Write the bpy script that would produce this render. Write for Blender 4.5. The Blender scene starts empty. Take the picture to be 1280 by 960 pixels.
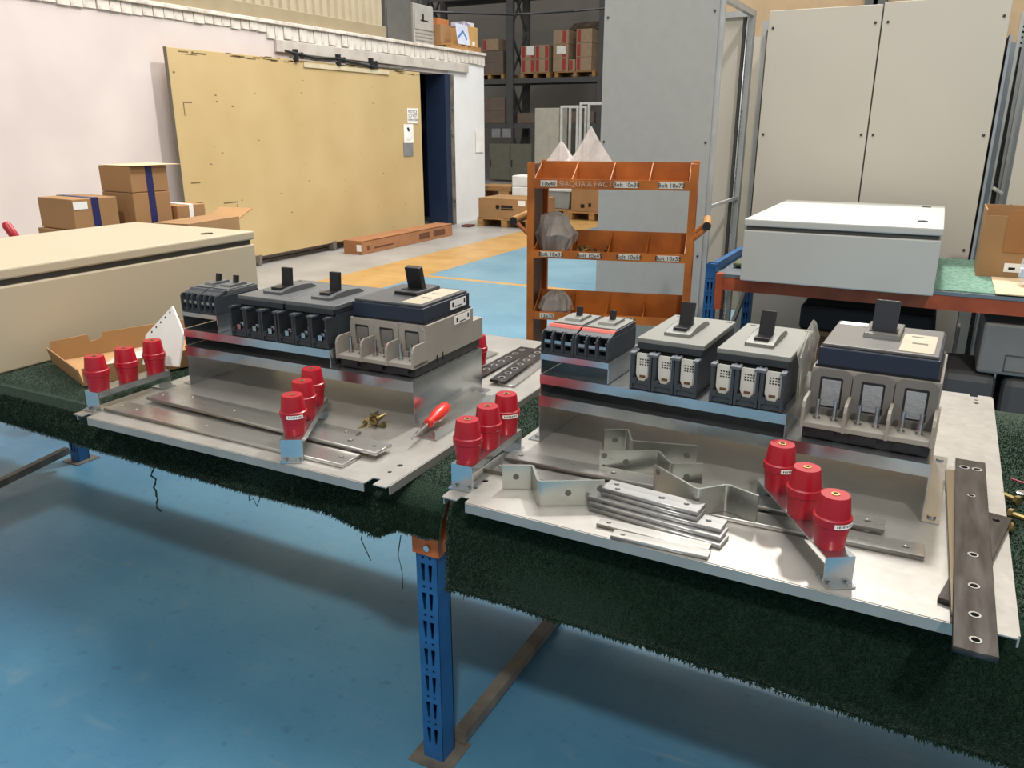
import bpy, bmesh, math, random
from mathutils import Vector, Matrix, noise
random.seed(7)
S = bpy.context.scene
C = S.collection
R = math.radians

# ------------------------------------------------------------------ camera, world, lamps, exposure
cd = bpy.data.cameras.new('camera'); cam = bpy.data.objects.new('camera', cd); C.objects.link(cam)
cam.location = (0.870, -1.349, 1.5)
cam.rotation_euler = (R(90 - 17.85), 0, R(27.5))
cd.sensor_width = 36.0; cd.lens = 36.0 * 1000 / 1280; cd.clip_start = 0.02; cd.clip_end = 200
S.camera = cam
w = bpy.data.worlds.new('hall_light'); S.world = w; w.use_nodes = True
bg = w.node_tree.nodes['Background']
bg.inputs[0].default_value = (1.0, 0.97, 0.94, 1); bg.inputs[1].default_value = 0.45
S.view_settings.view_transform = 'Standard'; S.view_settings.look = 'None'
S.view_settings.gamma = 1; S.view_settings.use_curve_mapping = False
S.view_settings.exposure = 0.22

def lamp(name, loc, target, power, size, col=(1, .96, .9)):
    l = bpy.data.lights.new(name, 'AREA'); l.shape = 'DISK'; l.size = size; l.energy = power; l.color = col
    o = bpy.data.objects.new(name, l); C.objects.link(o); o.location = loc
    d = Vector(target) - Vector(loc); o.rotation_euler = d.to_track_quat('-Z', 'Y').to_euler()
    return o
lamp('overhead_fill', (-.3, 1.5, 9.0), (-.3, 1.5, 0), 380, 4.0, (1, .97, .93))  # unseen soft light added above the tables to brighten upward faces
lamp('overhead_fill', (-3.5, 7.0, 9.0), (-3.8, 7.0, 0), 350, 4.0, (1, .97, .93))  # unseen soft light added to brighten the left wall
lamp('high_bay_lamp', (.1, 6.5, 8.0), (-.3, .5, .7), 600, .6)
lamp('high_bay_lamp', (3.2, -5.6, 8.0), (-.3, 1, .7), 370, .6)
lamp('high_bay_lamp', (-2.5, 12.0, 8.5), (-4, 11, .5), 260, 1.0)

# ------------------------------------------------------------------ helpers
def lin(h):
    h = h.lstrip('#'); o = []
    for i in (0, 2, 4):
        v = int(h[i:i+2], 16) / 255
        o.append(v / 12.92 if v <= .04045 else ((v + .055) / 1.055) ** 2.4)
    return o
MATS = {}
def mat(name, hexc, rough=.5, metal=0.0, var=.08, scale=6.0, bump=0.0, bscale=150.0, alpha=1.0, stretch=None,
        hex2=None, lo=.35, hi=.65, spec=.5, rvar=0.0, trans=0.0):
    if name in MATS: return MATS[name]
    m = bpy.data.materials.new(name); m.use_nodes = True; MATS[name] = m
    nt = m.node_tree; b = nt.nodes['Principled BSDF']; L = nt.links.new
    c = lin(hexc)
    tc = nt.nodes.new('ShaderNodeTexCoord'); src = tc.outputs['Object']
    if stretch:
        mp = nt.nodes.new('ShaderNodeMapping'); mp.inputs['Scale'].default_value = stretch
        L(src, mp.inputs['Vector']); src = mp.outputs['Vector']
    n = nt.nodes.new('ShaderNodeTexNoise'); n.inputs['Scale'].default_value = scale; n.inputs['Detail'].default_value = 5
    L(src, n.inputs['Vector'])
    r = nt.nodes.new('ShaderNodeValToRGB'); L(n.outputs['Fac'], r.inputs['Fac'])
    c2 = lin(hex2) if hex2 else [min(1, x * (1 + var)) for x in c]
    c1 = c if hex2 else [x * (1 - var) for x in c]
    r.color_ramp.elements[0].position = lo; r.color_ramp.elements[1].position = hi
    r.color_ramp.elements[0].color = (*c1, 1); r.color_ramp.elements[1].color = (*c2, 1)
    L(r.outputs['Color'], b.inputs['Base Color'])
    b.inputs['Roughness'].default_value = rough; b.inputs['Metallic'].default_value = metal
    b.inputs['Specular IOR Level'].default_value = spec
    b.inputs['Alpha'].default_value = alpha
    b.inputs['Transmission Weight'].default_value = trans
    if rvar:
        mr = nt.nodes.new('ShaderNodeMapRange'); mr.inputs['To Min'].default_value = max(.03, rough - rvar); mr.inputs['To Max'].default_value = rough + rvar
        mr.inputs['From Min'].default_value = .3; mr.inputs['From Max'].default_value = .7
        L(n.outputs['Fac'], mr.inputs['Value']); L(mr.outputs['Result'], b.inputs['Roughness'])
    if bump:
        n2 = nt.nodes.new('ShaderNodeTexNoise'); n2.inputs['Scale'].default_value = bscale; n2.inputs['Detail'].default_value = 3
        L(src if stretch else tc.outputs['Object'], n2.inputs['Vector'])
        bp = nt.nodes.new('ShaderNodeBump'); bp.inputs['Strength'].default_value = bump; bp.inputs['Distance'].default_value = .004
        L(n2.outputs['Fac'], bp.inputs['Height']); L(bp.outputs['Normal'], b.inputs['Normal'])
    return m

def galv_mat(name, h1, h2, rough, scale, metal=.9):
    m = bpy.data.materials.new(name); m.use_nodes = True; MATS[name] = m
    nt = m.node_tree; b = nt.nodes['Principled BSDF']; L = nt.links.new
    tc = nt.nodes.new('ShaderNodeTexCoord')
    v = nt.nodes.new('ShaderNodeTexVoronoi'); v.inputs['Scale'].default_value = scale; L(tc.outputs['Object'], v.inputs['Vector'])
    n = nt.nodes.new('ShaderNodeTexNoise'); n.inputs['Scale'].default_value = 9; n.inputs['Detail'].default_value = 6; L(tc.outputs['Object'], n.inputs['Vector'])
    sp = nt.nodes.new('ShaderNodeSeparateColor'); L(v.outputs['Color'], sp.inputs['Color'])
    ad = nt.nodes.new('ShaderNodeMath'); ad.operation = 'MULTIPLY_ADD'; ad.inputs[1].default_value = .07
    L(sp.outputs['Red'], ad.inputs[0]); L(n.outputs['Fac'], ad.inputs[2])
    r = nt.nodes.new('ShaderNodeValToRGB'); L(ad.outputs[0], r.inputs['Fac'])
    r.color_ramp.elements[0].position = .4; r.color_ramp.elements[1].position = .95
    r.color_ramp.elements[0].color = (*lin(h1), 1); r.color_ramp.elements[1].color = (*lin(h2), 1)
    L(r.outputs['Color'], b.inputs['Base Color']); b.inputs['Metallic'].default_value = metal
    mr = nt.nodes.new('ShaderNodeMapRange'); mr.inputs['To Min'].default_value = rough * .95; mr.inputs['To Max'].default_value = rough * 1.06
    L(sp.outputs['Green'], mr.inputs['Value']); L(mr.outputs['Result'], b.inputs['Roughness'])
    return m

def new_obj(name, mesh, m=None, parent=None, loc=(0, 0, 0), rot=(0, 0, 0), smooth=False, bevel=0.0):
    o = bpy.data.objects.new(name, mesh); C.objects.link(o)
    if m is not None:
        if not mesh.materials: mesh.materials.append(m)
    o.location = loc; o.rotation_euler = rot
    if parent is not None: o.parent = parent
    if smooth:
        mesh.polygons.foreach_set('use_smooth', [True] * len(mesh.polygons)); mesh.set_sharp_from_angle(angle=R(32))
    if bevel:
        md = o.modifiers.new('bevel', 'BEVEL'); md.width = bevel; md.segments = 2; md.limit_method = 'ANGLE'; md.angle_limit = R(40)
        md.harden_normals = False
    return o

class MB:
    def __init__(s): s.v = []; s.f = []
    def add(s, vs, fs):
        n = len(s.v); s.v += [tuple(v) for v in vs]; s.f += [tuple(i + n for i in f) for f in fs]; return s
    def box(s, x0, y0, z0, x1, y1, z1):
        return s.add([(x0,y0,z0),(x1,y0,z0),(x1,y1,z0),(x0,y1,z0),(x0,y0,z1),(x1,y0,z1),(x1,y1,z1),(x0,y1,z1)],
                     [(0,3,2,1),(4,5,6,7),(0,1,5,4),(1,2,6,5),(2,3,7,6),(3,0,4,7)])
    def obox(s, c, ex, ey, ez, rot):      # oriented box: half extents, rotation matrix
        c = Vector(c); vs = []
        for z in (-1, 1):
            for (x, y) in ((-1,-1),(1,-1),(1,1),(-1,1)):
                vs.append(c + rot @ Vector((x*ex, y*ey, z*ez)))
        return s.add(vs, [(0,3,2,1),(4,5,6,7),(0,1,5,4),(1,2,6,5),(2,3,7,6),(3,0,4,7)])
    def bar(s, p, q, wx, wz, up=(0, 0, 1)):   # bar from p to q
        p = Vector(p); q = Vector(q); d = (q - p); l = d.length; d.normalize()
        u = Vector(up); x = d.cross(u)
        if x.length < 1e-4: x = d.cross(Vector((1, 0, 0)))
        x.normalize(); z = x.cross(d)
        m = Matrix((x, d, z)).transposed()
        return s.obox((p + q) / 2, wx / 2, l / 2, wz / 2, m)
    def cyl(s, c, r, h, axis='z', r2=None, n=16):
        r2 = r if r2 is None else r2; vs = []
        for k, rr in ((0, r), (h, r2)):
            for i in range(n):
                a = 2 * math.pi * i / n; x, y = rr * math.cos(a), rr * math.sin(a)
                p = (x, y, k) if axis == 'z' else ((x, k, y) if axis == 'y' else (k, x, y))
                vs.append((c[0]+p[0], c[1]+p[1], c[2]+p[2]))
        fs = [(i, (i+1) % n, n + (i+1) % n, n + i) for i in range(n)] + [tuple(range(n-1, -1, -1)), tuple(range(n, 2*n))]
        if axis == 'y': fs = [f[::-1] for f in fs]
        return s.add(vs, fs)
    def lathe(s, prof, n=24, c=(0, 0, 0)):
        vs = []
        for r, z in prof:
            for i in range(n):
                a = 2 * math.pi * i / n; vs.append((c[0]+r*math.cos(a), c[1]+r*math.sin(a), c[2]+z))
        fs = []
        for j in range(len(prof) - 1):
            for i in range(n):
                k = (i + 1) % n; fs.append((j*n+i, j*n+k, (j+1)*n+k, (j+1)*n+i))
        fs.append(tuple(range(n-1, -1, -1))); m = (len(prof)-1)*n; fs.append(tuple(range(m, m+n)))
        return s.add(vs, fs)
    def prism(s, poly, lo, hi, axis='x'):     # poly in the other two axes (cyclic order), extruded along axis
        n = len(poly); vs = []
        for k in (lo, hi):
            for (a, b) in poly:
                vs.append((k, a, b) if axis == 'x' else ((a, k, b) if axis == 'y' else (a, b, k)))
        fs = [(i, (i+1) % n, n + (i+1) % n, n + i) for i in range(n)] + [tuple(range(n-1, -1, -1)), tuple(range(n, 2*n))]
        return s.add(vs, fs)
    def tube(s, pts, r, n=8):
        pts = [Vector(p) for p in pts]; base = len(s.v); k = len(pts)
        for i, p in enumerate(pts):
            d = (pts[min(i+1, k-1)] - pts[max(i-1, 0)]).normalized()
            x = d.cross(Vector((0, 0, 1)));
            if x.length < 1e-3: x = d.cross(Vector((1, 0, 0)))
            x.normalize(); y = d.cross(x)
            rr = r[i] if isinstance(r, (list, tuple)) else r
            for j in range(n):
                a = 2 * math.pi * j / n; s.v.append(tuple(p + (x*math.cos(a) + y*math.sin(a)) * rr))
        for i in range(k - 1):
            for j in range(n):
                m = (j + 1) % n; s.f.append((base+i*n+j, base+i*n+m, base+(i+1)*n+m, base+(i+1)*n+j))
        s.f.append(tuple(base + j for j in range(n))[::-1]); s.f.append(tuple(base+(k-1)*n+j for j in range(n)))
        return s
    def mesh(s, name):
        me = bpy.data.meshes.new(name); me.from_pydata(s.v, [], s.f)
        bm = bmesh.new(); bm.from_mesh(me); bmesh.ops.recalc_face_normals(bm, faces=bm.faces); bm.to_mesh(me); bm.free()
        me.update(); return me
    def build(s, name, m, parent=None, **k): return new_obj(name, s.mesh(name), m, parent, **k)

def circ(x, y, r, n=12, sx=1.0): return [(x + sx * r * math.cos(2*math.pi*i/n), y + r * math.sin(2*math.pi*i/n)) for i in range(n)]
def rect(x0, y0, x1, y1): return [(x0, y0), (x1, y0), (x1, y1), (x0, y1)]
def sheet(name, outer, holes, t, bevel=0.0):
    """flat plate with real holes, thickness t centred on z = 0"""
    cu = bpy.data.curves.new(name, 'CURVE'); cu.dimensions = '2D'; cu.fill_mode = 'BOTH'; cu.extrude = t / 2 - bevel; cu.bevel_depth = bevel; cu.bevel_resolution = 0
    if bevel: cu.offset = -bevel
    for loop in [outer] + list(holes):
        sp = cu.splines.new('POLY'); sp.points.add(len(loop) - 1); sp.use_cyclic_u = True
        for p, (x, y) in zip(sp.points, loop): p.co = (x, y, 0, 1)
    o = bpy.data.objects.new(name, cu); me = bpy.data.meshes.new_from_object(o)
    bpy.data.objects.remove(o); bpy.data.curves.remove(cu); me.name = name; me.materials.clear()
    return me
def text_mesh(txt, size, ext=.0004):
    cu = bpy.data.curves.new('lettering', 'FONT'); cu.body = txt; cu.size = size; cu.extrude = ext; cu.align_x = 'CENTER'; cu.align_y = 'CENTER'
    o = bpy.data.objects.new('lettering', cu); me = bpy.data.meshes.new_from_object(o)
    bpy.data.objects.remove(o); bpy.data.curves.remove(cu); me.materials.clear(); return me
def tag(o, label=None, cat=None, group=None, kind=None):
    if label: o['label'] = label
    if cat: o['category'] = cat
    if group: o['group'] = group
    if kind: o['kind'] = kind
    return o
def thing(name, label, cat, loc=(0, 0, 0), rz=0.0, group=None, rot=None):
    o = bpy.data.objects.new(name, None); C.objects.link(o); o.empty_display_size = .05
    o.location = loc; o.rotation_euler = rot if rot else (0, 0, R(rz)); return tag(o, label, cat, group)
def struct(o): o['kind'] = 'structure'; return o
def dup(o, parent=None, **kw):
    c = o.copy(); C.objects.link(c); c.parent = parent
    for ch in list(o.children): dup(ch, c)
    return c

# ------------------------------------------------------------------ materials
galv = galv_mat('galvanised_steel', '#bcc2c5', '#dce0e2', .22, 70, .95)
galv_plate = galv_mat('mounting_plate_zinc', '#a09d97', '#b3b0aa', .38, 60, .5)
zinc = mat('yellow_zinc_plate', '#b0b4ae', .26, .9, var=.1, scale=5, hex2='#c0c3bb')
tin = mat('tinned_copper', '#bdbbb6', .28, .9, scale=3, hex2='#c6c4bf', stretch=(1, 14, 1), rvar=.01)
tin_dark = mat('tarnished_tinned_copper', '#3c3a39', .3, .75, scale=2, hex2='#514e4c', stretch=(3, 20, 1), rvar=.05)
steel = mat('bright_steel', '#c4c6c6', .22, 1.0)
brass = mat('brass', '#c3a468', .35, .9)
bolt_y = mat('zinc_yellow_bolt', '#9a8756', .4, .85, hex2='#6f6244')
red_ins = mat('red_insulator_resin', '#a3081f', .36, 0, var=.08, scale=15)
slate = mat('slate_plastic', '#333a41', .5, 0, var=.08)
slate_d = mat('dark_slate_plastic', '#2a2f34', .5)
black = mat('black_plastic', '#17181b', .42)
pit = mat('deep_black', '#08090a', .8)
lgrey = mat('light_grey_plastic', '#73746e', .5, hex2='#7d7e78')
dcover = mat('charcoal_cover', '#55585a', .45, hex2='#5f6263')
taupe = mat('taupe_plastic', '#8c877e', .55, hex2='#979289')
taupe_d = mat('taupe_dark_plastic', '#6f6c68', .5)
navy = mat('navy_plastic', '#1d2738', .42)
pad = mat('embossed_grey_pad', '#93979b', .5, bump=.7, bscale=90, stretch=(1, 1, 3))
sticker = mat('beige_sticker', '#aca48f', .6)
white_p = mat('white_plastic', '#d8d5cb', .5)
paper = mat('white_paper', '#ecebe6', .8)
ink = mat('black_ink', '#151515', .8)
red_stripe = mat('red_orange_stripe', '#b5483b', .5)
cream = mat('cream_powder_coat', '#b9ac93', .42, var=.02, scale=2)
cream_side = cream
grey_pc = mat('light_grey_powder_coat', '#b7b7b0', .55, var=.02, scale=3, spec=.35)
offw = mat('off_white_powder_coat', '#c2bcaf', .4, var=.02, scale=2)
card = mat('cardboard', '#9d7850', .85, var=.08, scale=3, bump=.15, bscale=40)
card_d = mat('cardboard_inside', '#a98357', .85, var=.1, scale=4)
card_p = mat('pale_cardboard', '#cdb594', .85, var=.06)
tape_b = mat('blue_packing_tape', '#262a5c', .4)
tape_r = mat('red_print', '#a33a35', .7)
wood = mat('pallet_wood', '#b58a55', .8, scale=8, hex2='#8e6a40', stretch=(1, 6, 6))
orange = mat('orange_paint', '#b5661d', .5, scale=7, hex2='#8f4c12')
orange_b = mat('rack_orange_paint', '#a9512a', .5, scale=9, hex2='#8d3f20')
orange_c = mat('connector_orange', '#cc6a26', .5, scale=20, hex2='#a9531b')
blue_p = mat('rack_blue_paint', '#1f5c93', .45, scale=12, hex2='#194c7c')
navy_p = mat('dark_blue_paint', '#1b2b45', .5)
bar_g = mat('worn_grey_bar', '#7a756b', .5, scale=10, hex2='#57534d')
rackg = mat('dark_grey_rack', '#4c4d4c', .55)
carpet_m = mat('green_carpet', '#0c1e16', .95, scale=320, hex2='#1f3527', lo=.3, hi=.7, bump=1.0, bscale=420, spec=.1)
pile_m = mat('green_pile', '#0a1a13', .95, scale=320, hex2='#1d3326', lo=.3, hi=.7, spec=.1)
for cm_ in (carpet_m,):
    pb = cm_.node_tree.nodes['Principled BSDF']; pb.inputs['Sheen Weight'].default_value = .35; pb.inputs['Sheen Roughness'].default_value = .35; pb.inputs['Sheen Tint'].default_value = (.62, .75, .6, 1)
carpet_l = mat('pale_green_carpet', '#5f8472', .95, scale=60, hex2='#86a495', bump=.8, bscale=300, spec=.1)
wall_w = mat('white_painted_wall', '#cfc4c0', .75, var=.05, scale=1.5, bump=.25, bscale=12)
brick_w = mat('white_painted_brick', '#b3a99c', .8, scale=9, hex2='#d9d2c8', lo=.3, hi=.55, bump=.6, bscale=40)
door_y = mat('yellow_cream_door', '#b89f6f', .6, scale=1.6, hex2='#c4ad7e', lo=.25, hi=.75)
clad = mat('beige_cladding', '#b3a68c', .55, var=.04)
clad_f = mat('beige_flashing', '#9a8c70', .55, var=.05)
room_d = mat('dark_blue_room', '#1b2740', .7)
wall_g = mat('grey_back_wall', '#88837c', .85, var=.06, scale=.6)
wall_t = mat('tan_side_wall', '#a78f70', .85, var=.06)
scuff = mat('dark_scuff', '#6e5c3c', .8)
def plastic(name, hexc, fac, rough=.15):
    m = bpy.data.materials.new(name); m.use_nodes = True; MATS[name] = m; nt = m.node_tree; L = nt.links.new
    b = nt.nodes['Principled BSDF']; b.inputs['Base Color'].default_value = (*lin(hexc), 1); b.inputs['Roughness'].default_value = rough
    t = nt.nodes.new('ShaderNodeBsdfTransparent'); mx = nt.nodes.new('ShaderNodeMixShader'); out = nt.nodes['Material Output']
    n = nt.nodes.new('ShaderNodeTexNoise'); n.inputs['Scale'].default_value = 18; tc = nt.nodes.new('ShaderNodeTexCoord'); L(tc.outputs['Object'], n.inputs['Vector'])
    mr = nt.nodes.new('ShaderNodeMapRange'); mr.inputs['To Min'].default_value = max(0, fac - .2); mr.inputs['To Max'].default_value = min(1, fac + .2)
    L(n.outputs['Fac'], mr.inputs['Value']); L(mr.outputs['Result'], mx.inputs['Fac'])
    L(t.outputs[0], mx.inputs[1]); L(b.outputs[0], mx.inputs[2]); L(mx.outputs[0], out.inputs['Surface']); return m
bag_w = plastic('clear_polythene', '#e8e2dd', .5)
bag_g = plastic('grey_polythene', '#a09890', .75)
bag_c = plastic('thin_clear_film', '#d5d2c8', .35)
petp = plastic('clear_bottle_plastic', '#dfe6ea', .3, .06)

# floor: blue epoxy with a yellow walkway, thin line and bare concrete near the sliding door
def floor_material():
    m = bpy.data.materials.new('painted_floor'); m.use_nodes = True; nt = m.node_tree; L = nt.links.new; b = nt.nodes['Principled BSDF']
    def math_(op, a, bb, clamp=False):
        n = nt.nodes.new('ShaderNodeMath'); n.operation = op; n.use_clamp = clamp
        for i, v in enumerate((a, bb)):
            if hasattr(v, 'links'): L(v, n.inputs[i])
            else: n.inputs[i].default_value = v
        return n.outputs[0]
    tc = nt.nodes.new('ShaderNodeTexCoord'); sx = nt.nodes.new('ShaderNodeSeparateXYZ'); L(tc.outputs['Object'], sx.inputs[0])
    def noise_(sc, det=6):
        n = nt.nodes.new('ShaderNodeTexNoise'); n.inputs['Scale'].default_value = sc; n.inputs['Detail'].default_value = det; L(tc.outputs['Object'], n.inputs['Vector']); return n.outputs['Fac']
    def ramp(f, p0, c0, p1, c1):
        r = nt.nodes.new('ShaderNodeValToRGB'); L(f, r.inputs['Fac']); e = r.color_ramp.elements
        e[0].position = p0; e[0].color = (*lin(c0), 1); e[1].position = p1; e[1].color = (*lin(c1), 1); return r.outputs['Color']
    def mix(f, a, bb):
        n = nt.nodes.new('ShaderNodeMix'); n.data_type = 'RGBA'; L(f, n.inputs['Factor']) if hasattr(f, 'links') else None
        L(a, n.inputs['A']); L(bb, n.inputs['B']); return n.outputs['Result']
    big, fine = noise_(.9), noise_(9, 8)
    blue = ramp(big, .3, '#40769a', .72, '#649ab2')
    worn = math_('MULTIPLY', math_('SUBTRACT', fine, .60, True), 1.6, True)
    tan = ramp(fine, .4, '#5f8fa0', .7, '#8f9a92')
    blue = mix(worn, blue, tan)
    far_grey = nt.nodes.new('ShaderNodeMapRange'); far_grey.inputs['From Min'].default_value = 2.0; far_grey.inputs['From Max'].default_value = 5.0; far_grey.inputs['To Max'].default_value = .62; L(sx.outputs['Y'], far_grey.inputs['Value'])  # blue blends to grey towards the back of the hall
    blue = mix(far_grey.outputs['Result'], blue, ramp(big, .3, '#648089', .7, '#7b9299'))
    grain = noise_(55, 4); speck = noise_(26, 2)
    mp = nt.nodes.new('ShaderNodeMapping'); mp.inputs['Rotation'].default_value = (0, 0, .6); mp.inputs['Scale'].default_value = (1.2, 16, 1); L(tc.outputs['Object'], mp.inputs['Vector'])
    sn = nt.nodes.new('ShaderNodeTexNoise'); sn.inputs['Scale'].default_value = 2.2; sn.inputs['Detail'].default_value = 7; L(mp.outputs['Vector'], sn.inputs['Vector'])
    scr = math_('MULTIPLY', math_('SUBTRACT', sn.outputs['Fac'], .62, True), 3.2, True)
    blue = mix(scr, blue, ramp(grain, .3, '#6f8f99', .7, '#8b9a98'))
    drk = math_('MULTIPLY', math_('SUBTRACT', speck, .63, True), 2.6, True)
    blue = mix(drk, blue, ramp(grain, .3, '#2b4658', .7, '#34566b'))
    gm = math_('MULTIPLY', math_('SUBTRACT', grain, .45, True), .9, True)
    blue = mix(gm, blue, ramp(big, .3, '#2d678e', .7, '#4a86a6'))
    conc = ramp(noise_(1.6), .3, '#8d8a86', .7, '#a3a29f')
    yel = ramp(noise_(3), .3, '#a57f47', .7, '#b8945c')
    jit = math_('MULTIPLY', math_('SUBTRACT', fine, .5), .06)
    x = math_('ADD', sx.outputs['X'], jit); y = math_('ADD', sx.outputs['Y'], jit)
    def gt(v, t): return math_('GREATER_THAN', v, t)
    def lt(v, t): return math_('LESS_THAN', v, t)
    col = mix(gt(x, -3.82), yel, blue)
    col = mix(lt(x, -4.62), col, conc)
    line = math_('MULTIPLY', math_('MULTIPLY', gt(y, 5.62), lt(y, 5.71)), gt(x, -3.82))
    col = mix(line, col, yel)
    L(col, b.inputs['Base Color']); b.inputs['Roughness'].default_value = .38
    mr = nt.nodes.new('ShaderNodeMapRange'); mr.inputs['To Min'].default_value = .28; mr.inputs['To Max'].default_value = .55; L(fine, mr.inputs['Value']); L(mr.outputs['Result'], b.inputs['Roughness'])
    return m

# ------------------------------------------------------------------ the hall
struct(MB().box(-24, -6, -.1, 9, 26, 0).build('floor', floor_material()))
wl = MB().box(-6.3, -6, 0, -6, 7.3, 2.58).box(-6.3, 7.3, 2.25, -6, 9.74, 2.58)
struct(MB().box(-6.3, 9.74, 0, -6, 10.85, 2.58).build('wall_left_pillar', mat('lit_pillar_white', '#e4e6e6', .75, var=.03, scale=3, bump=.3, bscale=10)))  # cooler white, lightened too for the stronger light on this end
wl = struct(wl.build('wall_left', wall_w))
BW = .128
bme = MB().box(0, .002, 0, .03, BW - .002, .15).mesh('brick'); bme.materials.append(brick_w)
y = 2.6; k = 0
while y < 10.75:
    o = new_obj('brick', bme, None, wl, loc=(-6.012 + random.uniform(-.006, .008), y, 2.435 + random.uniform(-.03, .004) * (1 if random.random() < .5 else .2)))
    o.rotation_euler = (random.uniform(-.02, .02), 0, 0); sc = random.uniform(.86, 1.05); o.scale = (1, sc * .98, random.uniform(.88, 1.04) * (.62 if y < 5.9 else 1)); o.location.z = 2.583 - .15 * o.scale[2]; y += BW * sc + .004; k += 1
struct(MB().box(-6.35, -6, 2.585, -5.955, 10.87, 2.625).build('trim_1', brick_w, bevel=.006))
struct(MB().box(-5.998, 6.05, 2.30, -5.96, 10.3, 2.43).build('trim_2', mat('beam_white', '#c4beb6', .6, scale=5, hex2='#a99f92', lo=.45, hi=.8), bevel=.006))
struct(MB().box(-14, -6, 2.46, -6.3, 10.85, 2.6).build('ceiling', wall_g))
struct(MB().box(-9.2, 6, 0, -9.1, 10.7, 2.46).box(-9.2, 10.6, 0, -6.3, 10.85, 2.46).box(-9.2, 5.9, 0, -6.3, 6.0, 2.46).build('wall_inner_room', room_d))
# door jamb of the cold room
struct(MB().box(-6.32, 9.60, 0, -5.97, 9.738, 2.25).build('trim_3', navy_p))
hj = struct(MB().box(-5.985, 9.735, .0, -5.955, 9.83, 2.25).build('trim_4', bar_g))
for zz in (.95, 1.35, .35, 1.75):
    MB().box(-5.955, 9.75, zz, -5.94, 9.80, zz + .04).build('hinge_plate', steel, hj)
# upper cladding
pts = []; y = -6.0
while y < 8.2:
    pts += [(-6.06, y), (-6.06, y + .07), (-6.03, y + .085), (-6.03, y + .125)]; y += .14
pts = [p for p in pts if p[1] <= 8.2] + [(-6.06, 8.2)]
m = MB(); n = len(pts)
vs = [(a, b, 2.77) for a, b in pts] + [(a, b, 6.0) for a, b in pts]
m.add(vs, [(i, i+1, n+i+1, n+i) for i in range(n - 1)]); m.box(-6.2, -6, 2.77, -6.07, 8.2, 6.0)
struct(m.build('wall_upper', clad))
struct(MB().box(-6.2, -6, 2.625, -6.01, 8.21, 2.77).build('trim_5', clad_f, bevel=.006))
struct(MB().box(-24, 23, 0, 2, 23.2, 9).build('wall_back', wall_g))
struct(MB().box(-2.35, 8.3, 0, 8, 8.5, 7).build('wall_right', wall_t))
tag(MB().box(.02, 8.1, 0, .06, 8.28, 6).box(-.06, 8.1, 0, .14, 8.12, 6).box(-.06, 8.26, 0, .14, 8.28, 6).build('steel_column', rackg), 'dark steel column behind the pale cabinet panels, against the tan wall', 'column')

# sliding door
sd = thing('sliding_door', 'large worn cream sliding door hung on the white wall', 'door', (-5.87, 4.41, 0))
m = MB().box(.005, 0, .1, .045, 4.3, 2.22); m.build('door_leaf', door_y, sd, bevel=.004)
MB().box(.004, -.005, .1, .046, -.0005, 2.222).build('edge_strip', mat('door_edge', '#6d675a', .5), sd)
m = MB().box(.02, 1.7, 2.235, .06, 3.9, 2.265); m.build('track', bar_g, sd)
for yy in (1.75, 2.5, 3.15):
    h = MB().box(.03, yy, 2.2, .075, yy + .05, 2.33).cyl((.03, yy + .12, 2.27), .035, .04, 'x').build('roller_hanger', black, sd)
MB().tube([(.065, 1.6, 2.30), (.07, 2.1, 2.26), (.065, 2.5, 2.28), (.07, 3.3, 2.22)], .014).build('cable', black, sd)
MB().box(.046, 1.9, 2.15, .06, 3.55, 2.20).build('cover_rail', mat('rail_cream', '#c9bd9e', .5), sd)
random.seed(3)
m = MB()
for i in range(90):
    yy = random.uniform(.02, 4.25); zz = 2.19 + random.gauss(0, .012) if i < 46 else random.uniform(.15, 2.1)
    l = random.uniform(.02, .2) if i < 46 else random.uniform(.008, .03)
    m.box(.0455, yy, zz, .0462, min(yy + l, 4.29), zz + random.uniform(.004, .014))
for (a, b, c_) in ((.12, 1.72, .11), (.1, .95, .12), (.12, .75, .1), (.5, .72, .2)): m.box(.0455, a, b, .0462, a + c_, b + .012)
m.box(.0455, .68, .60, .0462, .69, .70); m.box(.0455, .12, 1.6, .0462, .13, 1.72)
sc_ = m.build('scuff_mark', scuff, sd); sc_['kind'] = 'stuff'
m = MB()
for yy in (.9, 2.2): m.box(-.02, yy, .02, .06, yy + .06, .12)
m.build('floor_guide', bar_g, sd)
struct(MB().box(-6.0, 4.3, 0, -5.93, 8.8, .03).build('trim_6', bar_g))
def notice(name, y0, y1, z0, z1, label, lines, mt=paper):
    t = thing(name, label, 'sign', (-5.822, (y0 + y1) / 2, (z0 + z1) / 2))
    MB().box(0, -(y1-y0)/2, -(z1-z0)/2, .004, (y1-y0)/2, (z1-z0)/2).build('sheet', mt, t)
    for (tx, sz, dz) in lines:
        new_obj('lettering', text_mesh(tx, sz), ink, t, loc=(.0055, 0, dz), rot=(R(90), 0, R(90)))
    return t
notice('notice_sign', 8.36, 8.62, 1.54, 1.74, 'white notice with rows of black print, topmost on the sliding door edge', [('NOTICE', .06, .055), ('DO NOT', .055, 0), ('OPEN DOOR', .04, -.055)])
t = notice('pictogram_sign', 8.26, 8.49, 1.28, 1.53, 'white sheet with small black emblem taped below the printed notice', [('________', .04, -.04), ('______', .035, -.07)])
MB().box(.0042, -.02, .03, .006, .02, .06).box(.0042, -.035, .055, .006, .01, .08).build('emblem', ink, t)
notice('grey_plate', 8.24, 8.47, 1.10, 1.28, 'plain grey square plate under the emblem sheet on the door', [], mat('grey_plate', '#7d7f80', .5))
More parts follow.
